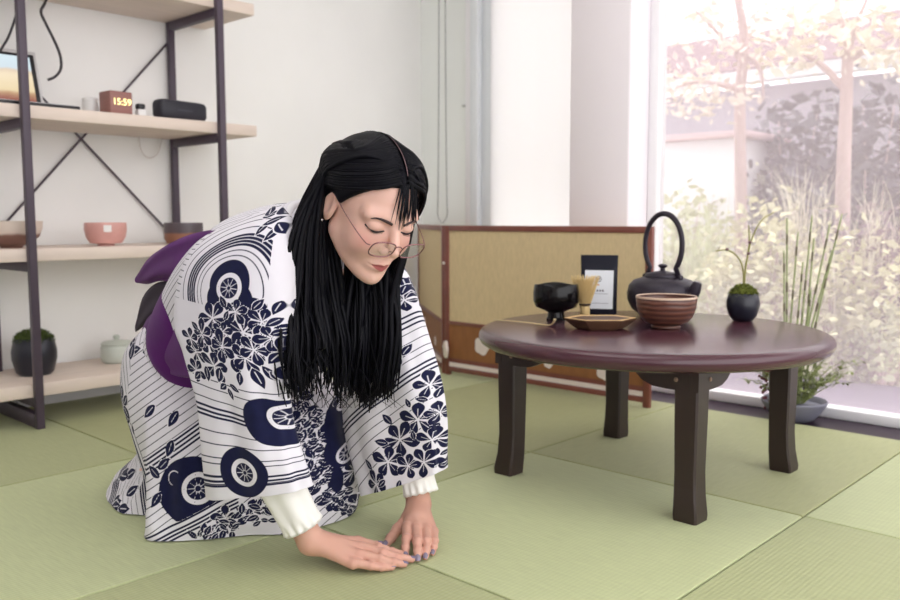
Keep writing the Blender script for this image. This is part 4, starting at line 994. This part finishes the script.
def m_leaf(x, y, a, L): return m_petal(x, y, a, L, L*.25)
def m_sprig(x, y, a, L, n=5):
    c, s = math.cos(a), math.sin(a); X = x*c+y*s; Y = -x*s+y*c
    d = np.maximum(np.abs(Y)-.0009, np.abs(X-L*.5)-L*.5)
    for k in range(n):
        t = k/(n-1); px0 = L*(.1+.85*t)
        if k == n-1: d = np.minimum(d, m_petal(X-px0*.95, Y, 0, L*.42, L*.1))
        else:
            for sg in (-1, 1): d = np.minimum(d, m_petal(X-px0, Y, sg*.85, L*.40, L*.10))
    return d
def m_stripes(v, thin=(), thick=()):
    d = np.full(v.shape, 9.)
    for t in thin: d = np.minimum(d, np.abs(v-t)-.00095)
    for t in thick: d = np.minimum(d, np.abs(v-t)-.0020)
    return d
def uv_of(G, UV, pts):
    """pattern coordinates of the cloth point that stands nearest to a pixel (near side only)"""
    W = G.reshape(-1, 3)-CAM; z = W@VF; X = 450+FPX*(W@VR)/z; Y = 300-FPX*(W@VU)/z; res = []
    for p in pts:
        dd = np.hypot(X-p[0], Y-p[1]); near = dd < max(2.0, dd.min()*1.3); k = np.where(near)[0]; k = k[np.argmin(z[k]+.004*dd[k])]; res.append(UV.reshape(-1, 2)[k])
    return np.array(res)
def draw(G, UV, motifs, d):
    u, v = UV[..., 0], UV[..., 1]
    for mo in motifs:
        kind, px, *args = mo; c = uv_of(G, UV, [px])[0]; x, y = u-c[0], c[1]-v
        clear = None
        args = list(args)
        if kind == 'flower': args[0] *= 1.5
        if kind == 'leaf': args[1] *= 1.2
        if kind == 'wheel': q_ = m_wheel(x, y, *args); R_ = args[0]; 
        elif kind == 'flower': q_ = m_flower(x, y, *args)
        elif kind == 'leaf': q_ = m_leaf(x, y, *args)
        elif kind == 'sprig': q_ = m_sprig(x, y, *args)
        elif kind == 'blob': q_ = m_ell(x, y, *args)
        # a thin white halo parts a motif from the stripes beneath it
        if kind == 'wheel': inside = np.hypot(x, y)-R_*.98; d = np.where(inside < 0, q_, np.minimum(d, q_))
        else: d = np.where(q_ < .0016, np.minimum(q_, np.maximum(d, q_)), d) if kind in ('flower', 'leaf', 'sprig') else np.minimum(d, q_)
    return d
navyc = (30, 34, 82)
def cloth_mat():
    m = bpy.data.materials.new('printed_cotton'); m.use_nodes = True; nt = m.node_tree; b = nt.nodes['Principled BSDF']; b.inputs['Roughness'].default_value = .85; b.inputs['Specular IOR Level'].default_value = .2; b.inputs['Sheen Weight'].default_value = .1
    mr = nt.nodes.new('ShaderNodeMapRange'); mr.inputs[1].default_value = -.0005; mr.inputs[2].default_value = .0005; nt.links.new(attr(nt, 'print').outputs['Fac'], mr.inputs[0])
    n = nt.nodes.new('ShaderNodeTexNoise'); n.inputs['Scale'].default_value = 60; tc = nt.nodes.new('ShaderNodeTexCoord'); nt.links.new(tc.outputs['Object'], n.inputs['Vector'])
    nv_ = mixc(nt, n.outputs['Fac'], lin((13, 15, 46)), lin((22, 26, 66)))
    nt.links.new(mixc(nt, mr.outputs[0], nv_, lin((228, 225, 233))), b.inputs['Base Color'])
    n2 = nt.nodes.new('ShaderNodeTexNoise'); n2.inputs['Scale'].default_value = 14; n2.inputs['Detail'].default_value = 2; nt.links.new(tc.outputs['Object'], n2.inputs['Vector'])
    bp = nt.nodes.new('ShaderNodeBump'); bp.inputs['Strength'].default_value = .25; bp.inputs['Distance'].default_value = .012; nt.links.new(n2.outputs['Fac'], bp.inputs['Height']); nt.links.new(bp.outputs[0], b.inputs['Normal'])
    return m
cloth = cloth_mat()
def arr_uv(G, nu, nv):
    """u = signed distance across, v = length downwards, both in metres"""
    c = G.mean(1, keepdims=True); e = G[:, :1]-G[:, nu//2:nu//2+1]; e = e/np.linalg.norm(e, axis=2, keepdims=True); u = ((G-c)*e).sum(2)
    s = np.linalg.norm(np.diff(c[:, 0], axis=0), axis=1); v = np.concatenate([[0], np.cumsum(s)])
    return np.stack([u, np.repeat(v[:, None], nu, 1)], 2)
def cloth_part(name, G, d, parent, caps=(True, True)):
    nv, nu = G.shape[:2]; V = G.reshape(-1, 3); F = [tuple(f) for f in grid_faces(nv, nu)]; dd = d.reshape(-1)
    V = list(V); dd = list(dd)
    for on, row in zip(caps, (0, nv-1)):
        if on:
            c = G[row].mean(0); V.append(c); dd.append(1.); k = len(V)-1
            for j in range(nu): F.append((row*nu+j, row*nu+(j+1) % nu, k))
    return mobj(name, np.array(V), F, cloth, parent, True, attrs={'print': np.array(dd)}, world=True)
P_ = py_
# ---- torso
sp = [(-.36, .12, .12, .10), (-.30, .25, .155, .125), (-.205, .365, .158, .126), (-.10, .465, .170, .125), (.005, .545, .165, .105), (.07, .590, .125, .078), (.105, .615, .075, .055), (.118, .628, .066, .048)]
rings = []
for i, (x, z, w, d) in enumerate(sp):
    a, b = sp[max(0, i-1)], sp[min(len(sp)-1, i+1)]; t = A(b[0]-a[0], 0, b[1]-a[1]); t /= np.linalg.norm(t); n = A(-t[2], 0, t[0])
    rings.append([A(x, -.80, z)+A(0, 1, 0)*w*math.copysign(abs(math.sin(q))**.85, math.sin(q))+n*d*math.copysign(abs(math.cos(q))**.85, math.cos(q)) for q in np.linspace(0, 2*PI, 14, endpoint=False)])
nu, nv = 640, 240; GT = loft(rings, nu, nv)
ang = np.linspace(-PI, PI, nu, endpoint=False); ang = np.roll(ang, nu//2)
UVT = np.stack([np.repeat((ang*.15)[None], nv, 0), np.repeat((np.linspace(0, .66, nv)[::-1])[:, None], nu, 1)], 2)
d = m_stripes(UVT[..., 0], np.arange(-.5, .5, .014), (-.055, -.049, -.043, .055, .061))
for q_ in ((262, 216), (285, 210), (275, 207), (300, 205), (290, 222), (282, 226)): d = draw(GT, UVT, [('leaf', q_, rg.uniform(0, 6), .022), ('leaf', q_, rg.uniform(0, 6), .026), ('leaf', q_, rg.uniform(0, 6), .022)], d)
kim = cloth_part('kimono', GT, d, person); tag(kim, 'white cotton yukata with navy stripes, wheels and flowers')
# ---- skirt around the folded legs: outlines at rising heights about a centre
AN = [0, 25, 50, 75, 105, 135, 160, 180, 200, 219, 234, 250, 272, 298, 325, 345]
SK = [(.003, [.295, .335, .315, .255, .25, .29, .31, .31, .295, .245, .212, .190, .15, .244, .242, .250]),
      (.035, [.302, .340, .320, .258, .25, .29, .30, .30, .275, .215, .185, .168, .145, .240, .248, .260]),
      (.075, [.305, .342, .320, .255, .245, .27, .27, .26, .225, .165, .145, .142, .145, .232, .250, .265]),
      (.120, [.305, .338, .312, .248, .24, .245, .24, .23, .205, .160, .148, .150, .158, .222, .245, .265]),
      (.175, [.285, .318, .295, .238, .235, .235, .235, .23, .215, .185, .168, .165, .172, .212, .230, .250]),
      (.235, [.265, .305, .285, .250, .22, .22, .215, .22, .22, .198, .185, .180, .182, .200, .205, .205]),
      (.295, [.20, .25, .245, .22, .195, .19, .19, .20, .205, .196, .188, .180, .175, .172, .165, .14]),
      (.350, [.12, .17, .175, .17, .16, .16, .16, .165, .175, .176, .174, .170, .158, .142, .12, .09]),
      (.400, [.06, .10, .115, .12, .11, .115, .115, .12, .13, .132, .132, .13, .115, .095, .07, .05])]
rings = []
for z, rr in SK:
    off_ = .02*(z/.4); rings.append([A(-.27+off_*.5+r*math.cos(D(a)), -.80+r*math.sin(D(a)), z) for a, r in zip(AN, rr)])
nu, nv = 640, 250; GS = loft(rings, nu, nv)
# soft drapes: fold ridges running from the hip to the hem
th = np.arctan2(GS[..., 1]+.80, GS[..., 0]+.27); zz = GS[..., 2]
amp = .006*np.clip(1-zz/.33, 0, 1)*np.clip(zz/.03, 0, 1); fold = np.sin(th*17+zz*14)*amp+np.sin(th*29-zz*9)*amp*.4
GS[..., 0] += np.cos(th)*fold; GS[..., 1] += np.sin(th)*fold
flank = A(.42, .907, 0)                                  # along the near hem
UVS = np.stack([(GS-A(-.155, -1.015, 0))@A(.73, .683, 0), .42-zz+.0*zz], 2)
slope = .85*(UVS[..., 1]+.70*UVS[..., 0])                      # the printed bands run slightly uphill across the flank
front = (th > D(-48)) & (th < D(80)); tail_ = (th < D(-95)) | (th > D(110))
d = m_stripes(slope, np.arange(.0, .6, .0145), ())
c0 = uv_of(GS, slope[..., None].repeat(2, 2), [(175, 447)])[0][0]
d = np.minimum(d, m_stripes(slope, (), (c0-.012, c0-.004, c0+.004, c0+.012)))
h0, h1 = uv_of(GS, UVS, [(178, 541), (262, 496)]); hn = A(-(h1-h0)[1], (h1-h0)[0]); hn /= np.linalg.norm(hn); hd_ = (UVS-h0)@hn
hd_ = hd_*np.sign(((uv_of(GS, UVS, [(250, 520)])[0]-h0)@hn))
vert = GS@A(.73, .683, 0); d2 = m_stripes(vert+.25*zz, np.arange(-1.4, .2, .0135), np.concatenate([np.arange(-1.4, .2, .108)+k*.0062 for k in range(4)]))
hipz = (zz > .15) & tail_; d = np.where(tail_, d2, d)
d = draw(GS, UVS, [('wheel', (190, 492), .066, .014, .006, .46), ('leaf', (178, 410), 4.2, .03), ('leaf', (172, 440), 4.4, .03), ('leaf', (155, 405), 4.0, .03)]
         + [('leaf', (x, y), a, .028) for x, y, a in ((128, 350, .3), (135, 346, 2.8), (142, 352, .2), (130, 360, 1.6), (125, 395, 4.2), (120, 385, 4.6), (126, 412, 4.5), (122, 405, 5.2), (130, 425, 4.4), (160, 478, 2.5), (158, 470, .8), (161, 492, 4.2), (112, 500, .4), (120, 505, 3.5), (126, 496, .7), (118, 508, .2), (135, 470, 3.8), (128, 476, 3.3))], d)
band = (hd_ > -.034) & (hd_ < .0) & (th < D(-20)) & (th > D(-66)); d = np.where(band, m_stripes(hd_, (), (-.006, -.013, -.020, -.031)), d)
under = (hd_ >= 0) & (th < D(-5)) & (th > D(-66)); d = np.where(under, .01, d)
fl = []
r2 = np.random.default_rng(9)
for x, y, r in ((296, 398, .02), (302, 418, .022), (318, 440, .02), (308, 452, .021), (322, 478, .022), (335, 500, .02), (306, 480, .019), (348, 505, .018), (330, 460, .017), (250, 512, .02), (225, 518, .018), (268, 504, .017), (292, 425, .02), (300, 445, .02), (316, 460, .02), (326, 420, .019), (340, 488, .018), (298, 500, .018), (362, 492, .02), (356, 470, .02)):
    fl.append(('flower', (x, y), r, r2.uniform(0, 6)))
for k in range(60): 
    t = r2.uniform(); fl.append(('leaf', (294+48*t+r2.normal(0, 9), 400+105*t+r2.normal(0, 8)), r2.uniform(0, 6.28), r2.uniform(.014, .022)))
for k in range(44):
    x_p = r2.uniform(195, 274); fl.append(('leaf', (x_p, r2.uniform(541-(x_p-178)*.50+4, 543-(x_p-178)*.20)), r2.uniform(0, 6.28), r2.uniform(.014, .022)))
d = draw(GS, UVS, fl, d)
d = draw(GS, UVS, [('wheel', (345, 447), .034, .006, -.012, .5), ('blob', (334, 425), .016, .040), ('blob', (338, 480), .012, .028), ('wheel', (347, 400), .024, 0, 0, .4)], d)
cloth_part('skirt', GS, d, kim)
# ---- right sleeve (near side)
rings = [seg_ring(P_(236, 222, -.92), P_(282, 206, -.88), .015, .02), seg_ring(P_(206, 240, -.955), P_(292, 228, -.895), .045, .045), seg_ring(P_(190, 268, -.975), P_(292, 285, -.915), .060, .055),
         seg_ring(P_(182, 318, -.995), P_(287, 340, -.93), .055, .055), seg_ring(P_(192, 350, -.995), P_(284, 378, -.935), .05, .05), seg_ring(P_(203, 400, -.995), P_(288, 422, -.925), .045, .055),
         seg_ring(P_(206, 455, -.995), P_(299, 460, -.915), .042, .055), seg_ring(P_(208, 496, -.99), P_(309, 487, -.905), .038, .05)]
nu, nv = 500, 420; GR = loft(rings, nu, nv)
fa = np.linspace(0, 2*PI, nu, endpoint=False)[None]; tv = np.linspace(0, 1, nv)[:, None]
fold = (np.sin(fa*5+tv*3)*.0035+np.sin(fa*9-tv*5+1)*.002)*np.clip(tv*2.2-.4, 0, 1)
cc = GR.mean(1, keepdims=True); rad = GR-cc; rad = rad/np.linalg.norm(rad, axis=2, keepdims=True); GR = GR+rad*fold[..., None]
UVR = arr_uv(GR, nu, nv)
def vrow(px): return uv_of(GR, UVR, [px])[0][1]
thin = [vrow((228, y)) for y in (386, 394, 404, 434, 446, 458, 464, 484)]
ac = uv_of(GR, UVR, [(228, 292)])[0]; ra_ = np.hypot(UVR[..., 0]-ac[0], (UVR[..., 1]-ac[1])*1.05); upper = UVR[..., 1] < ac[1]+.03
arcs = m_stripes(ra_, (.062, .071, .110, .124, .138, .152, .166), (.080, .0855, .091, .0965))
d = m_stripes(UVR[..., 1], thin, [vrow((225, y)) for y in (411, 415.5, 420)]+[vrow((290, y)) for y in (474, 478, 482)])
un = UVR[..., 0]/np.abs(UVR[..., 0]).max(1, keepdims=True); arcs = np.where(un > .84, .01, arcs)
d = np.where(upper, arcs, d); d = np.where(upper & (un < -.70), m_stripes(UVR[..., 1], np.arange(.02, .3, .0125)), d)
d = draw(GR, UVR, [('leaf', (x, y), a, .022) for x, y, a in ((262, 216, .3), (268, 214, 2.2), (272, 220, 4.2), (280, 212, .4), (288, 216, 3.6), (284, 226, 4.0), (290, 226, .2), (278, 222, 5.5), (291, 208, 2.4))], d)
d = draw(GR, UVR, [('blob', (228, 300), .046, .036), ('wheel', (228, 284), .040, .002, -.006, .62), ('blob', (252, 308), .022, .018)], d)
# white ground under the flower spray
spray_c = uv_of(GR, UVR, [(236, 338)])[0]; bare = m_ell(UVR[..., 0]-spray_c[0], UVR[..., 1]-spray_c[1], .075, .075); edge = UVR[..., 1]-vrow((228, 306))
d = np.where(edge > .004*np.sin(UVR[..., 0]*160), np.where(bare < 0, .004, d), d)
fl = [('flower', (x, y), r, a) for x, y, r, a in ((212, 318, .022, .9), (243, 332, .027, .3), (262, 322, .018, 1.2), (232, 352, .026, 1.0), (208, 342, .020, .2), (262, 346, .022, .5), (245, 358, .020, .0), (196, 352, .019, .7), (222, 332, .014, .2), (222, 347, .02, .6), (254, 350, .018, 1.1), (214, 366, .02, .1), (202, 334, .018, .5), (272, 338, .018, .9), (235, 312, .016, .3), (190, 338, .015, .3), (196, 370, .016, .8))]
fl += [('leaf', (x, y), a, l) for x, y, a, l in ((226, 308, 2.2, .02), (252, 310, .9, .022), (270, 335, .4, .02), (272, 352, 5.6, .022), (252, 368, 4.9, .03), (262, 366, 5.3, .026), (240, 372, 4.4, .022), (220, 368, 4.3, .026), (206, 366, 4.6, .024), (200, 372, 3.9, .02), (198, 330, 2.6, .018), (224, 320, 1.2, .016), (270, 372, 5.2, .016), (228, 388, 4.9, .018), (226, 384, 3.8, .018), (229, 384, 5.8, .018), (283, 300, 4.4, .022), (285, 318, 3.8, .022), (283, 336, 4.6, .022), (284, 352, 3.9, .022), (282, 366, 4.5, .022))]
d = draw(GR, UVR, fl, d)
d = draw(GR, UVR, [('wheel', (245, 473), .0465, .0, .0, .55), ('wheel', (275, 424), .047, .016, .010, .52, (.03, -.04))], d)
cloth_part('sleeve', GR, d, kim)
# ---- left sleeve (far side)
rings = [seg_ring(P_(340, 240, -.68), P_(392, 246, -.65), .02, .02), seg_ring(P_(338, 285, -.685), P_(411, 288, -.645), .045, .045), seg_ring(P_(342, 340, -.68), P_(426, 335, -.62), .055, .05),
         seg_ring(P_(346, 390, -.675), P_(438, 385, -.615), .05, .05), seg_ring(P_(350, 440, -.665), P_(444, 430, -.605), .042, .05), seg_ring(P_(364, 494, -.655), P_(444, 470, -.60), .036, .05)]
nu, nv = 420, 380; GL = loft(rings, nu, nv); fa = np.linspace(0, 2*PI, nu, endpoint=False)[None]; tv = np.linspace(0, 1, nv)[:, None]
fold = (np.sin(fa*6+tv*4)*.004+np.sin(fa*10-tv*6+1)*.002)*np.clip(tv*2-.2, 0, 1); cc = GL.mean(1, keepdims=True); rad = GL-cc; rad = rad/np.linalg.norm(rad, axis=2, keepdims=True); GL = GL+rad*fold[..., None]
UVL = arr_uv(GL, nu, nv); sl_ = UVL[..., 1]+.55*UVL[..., 0]
def lrow(px): c = uv_of(GL, UVL, [px])[0]; return c[1]+.55*c[0]
d = m_stripes(sl_, [lrow((415, y)) for y in (330, 340, 350, 357, 388, 398, 408, 420, 432)], [lrow((415, y)) for y in (313, 318, 323, 368, 373, 378)])
fl = [('flower', (x, y), r, a) for x, y, r, a in ((410, 262, .02, .4), (404, 300, .018, 1), (430, 385, .019, .5), (418, 420, .027, .3), (400, 440, .028, .9), (432, 440, .022, .2), (424, 462, .024, .7), (388, 462, .024, .1), (440, 412, .016, .5), (376, 484, .02, .6), (408, 466, .02, 1.1))]
fl += [('leaf', (x, y), a, l) for x, y, a, l in ((402, 356, .9, .022), (402, 358, 2.4, .018), (401, 358, 4.2, .018), (436, 398, 1.2, .02), (392, 424, 2.2, .024), (388, 444, 2.8, .024), (440, 455, .3, .02), (438, 466, 5.4, .02), (400, 480, 4.2, .02), (385, 480, 3.6, .02), (414, 440, 1.6, .018), (372, 470, 2.2, .022), (412, 275, 5, .02), (408, 284, 4.4, .02), (404, 268, 3.9, .02), (428, 400, 2.8, .018), (410, 408, 1.9, .018))]
d = draw(GL, UVL, fl, d)
cloth_part('sleeve', GL, d, kim)
# ---- white undersleeves with scalloped hems
cuffm = mat('white_cotton_cuff', (240, 238, 234), .85, bump=.15, bscale=60)
def cuff(a, b, ra, rb, seed):
    a, b = np.array(a), np.array(b); t = b-a; L = np.linalg.norm(t); t /= L; n = np.cross(t, A(0, 0, 1.)); n /= np.linalg.norm(n); k = np.cross(n, t); N_ = 120; V = []
    lv = np.linspace(0, 1, 22)
    for i, s in enumerate(lv):
        for j in range(N_):
            q = 2*PI*j/N_; hem = max(0, (s-.8)/.2); sc = .003*hem*abs(math.sin(q*7)); r = ra+(rb-ra)*s+.0022*math.sin(q*6+seed)*(1-hem)+.0030*hem*math.cos(q*14)
            V.append(a+t*(L*s+sc)+(n*math.cos(q)+k*math.sin(q))*r)
    for i in (19, 12, 4):
        for j in range(N_):
            p = np.array(V[(21 if i == 19 else i)*N_+j]); c = a+t*L*lv[i]; V.append(p+(c-p)*.12)
    F = [tuple(f) for f in grid_faces(22, N_)]; o0 = 21*N_
    for r0, r1 in ((21, 22), (22, 23), (23, 24)):
        for j in range(N_): F.append((r0*N_+j, r0*N_+(j+1) % N_, r1*N_+(j+1) % N_, r1*N_+j))
    return mobj('undersleeve', np.array(V), F, cuffm, person, True, world=True)
cuff(RE+(RW-RE)*.45, RE+(RW-RE)*.885, .042, .036, 0); cuff(LE+(LW-LE)*.35, P_(421, 493, -.61), .040, .0335, 2)
# ---- collar
m = MB(); 
for k_, (r0, mt_) in enumerate(((.070, cloth),)):
    Rg = []
    for a in np.linspace(0, 2*PI, 48, endpoint=False):
        c = A(.118, -.80, .615)+A(.0, 1, 0)*math.sin(a)*.058+A(-.62, 0, .78)*math.cos(a)*.052; Rg.append(c)
    m.tube(Rg, .009, 8, closed=True)
m.build('collar', mat('white_collar', (234, 232, 236), .85), kim, smooth=True, world=True)
# ---- sash and its bow
pur = mat('purple_sash', (88, 18, 106), .6, spec=.3, var=.12, vscale=12, bump=.3, bscale=18); purd = mat('dark_plum_sash', (34, 14, 42), .7, bump=.3, bscale=18)  # the bow tail is a darker plum than the loops
rr_ = []
for (x, z, w, d_) in ((-.235, .330, .150, .130), (-.215, .352, .165, .138), (-.19, .385, .168, .138), (-.145, .43, .170, .136), (-.125, .45, .166, .130)):
    t = A(.70, 0, .71); n = A(-.71, 0, .70)
    rr_.append([A(x, -.80, z)+A(0, 1, 0)*w*math.sin(q)+n*d_*math.cos(q) for q in np.linspace(0, 2*PI, 14, endpoint=False)])
G = loft(rr_, 120, 24); obi = mobj('sash', G.reshape(-1, 3), grid_faces(24, 120), pur, person, True, world=True); tag(obi, 'purple sash')
def bow(name, cols, y0, y1, th_, mt, ripple=.004):
    """cols: (pixel x, top y, bottom y) along the wing; lies in the plane from y0 (left) to y1 (right)"""
    rings = []
    for i, (x, ya, yb) in enumerate(cols):
        Y = y0+(y1-y0)*i/(len(cols)-1); a, b = P_(x, ya, Y), P_(x, yb, Y); c = (a+b)/2; e = (a-b)/2; n = A(.69, -.72, .1); k = th_*(.25+.75*math.sin(PI*min(1, (i+.6)/(len(cols)))))
        rings.append([c+e*math.copysign(abs(math.cos(q))**.7, math.cos(q))+n*k*math.sin(q) for q in np.linspace(0, 2*PI, 12, endpoint=False)])
    G = loft(np.array(rings), 90, 70); f = np.linspace(0, 2*PI, 90, endpoint=False)[None]; t = np.linspace(0, 1, 70)[:, None]
    G = G+A(.69, -.72, 0)*(np.sin(f*6+t*5)*ripple*np.sin(t*PI))[..., None]
    V = list(G.reshape(-1, 3)); F = [tuple(q) for q in grid_faces(70, 90)]
    for row in (0, 69):
        V.append(G[row].mean(0)); k = len(V)-1; F += [(row*90+j, row*90+(j+1) % 90, k) for j in range(90)]
    return mobj(name, np.array(V), F, mt, obi, True, world=True)
bow('bow_loop', [(137, 277, 283), (148, 260, 284), (160, 250, 281), (175, 241, 283), (192, 234, 292), (212, 230, 305), (226, 232, 310)], -.875, -.945, .030, pur)
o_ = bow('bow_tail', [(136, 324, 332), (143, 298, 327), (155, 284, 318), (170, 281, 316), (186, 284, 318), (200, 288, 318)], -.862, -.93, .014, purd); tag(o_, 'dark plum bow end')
bow('bow_loop', [(143, 328, 346), (149, 317, 357), (158, 310, 366), (170, 306, 373), (183, 306, 377), (197, 308, 378), (212, 312, 378)], -.892, -.985, .030, pur)
# sash cord glimpsed at the front
# ------------------------------------------------------------------ light
w = bpy.data.worlds.new('world'); SC.world = w; w.use_nodes = True
bg = w.node_tree.nodes['Background']; bg.inputs[0].default_value = (1, .985, .995, 1); bg.inputs[1].default_value = 1.0
def area(name, loc, target, sx, sy, power, col=(1, 1, 1)):
    l = bpy.data.lights.new(name, 'AREA'); l.shape = 'RECTANGLE'; l.size = sx; l.size_y = sy; l.energy = power; l.color = col
    o = bpy.data.objects.new(name, l); COL.objects.link(o); o.location = loc
    o.rotation_euler = (Vector(target)-Vector(loc)).to_track_quat('-Z', 'Y').to_euler(); return o
area('overhead_fill', (.2, -.8, 2.3), (.2, -.8, 0), 1.4, 1.4, 4, (1, .96, .97))  # unseen fill light added under the ceiling to brighten the room
sl = bpy.data.lights.new('sun', 'SUN'); sl.energy = 1.3; sl.angle = math.radians(12); sl.color = (1, .96, .92)
so = bpy.data.objects.new('sun', sl); COL.objects.link(so); so.rotation_euler = (math.radians(-24), math.radians(6), 0)
vs = SC.view_settings; SC.display_settings.display_device = 'sRGB'
vs.view_transform = 'Standard'; vs.look = 'None'; vs.gamma = 1; vs.use_curve_mapping = False; vs.exposure = 1.53
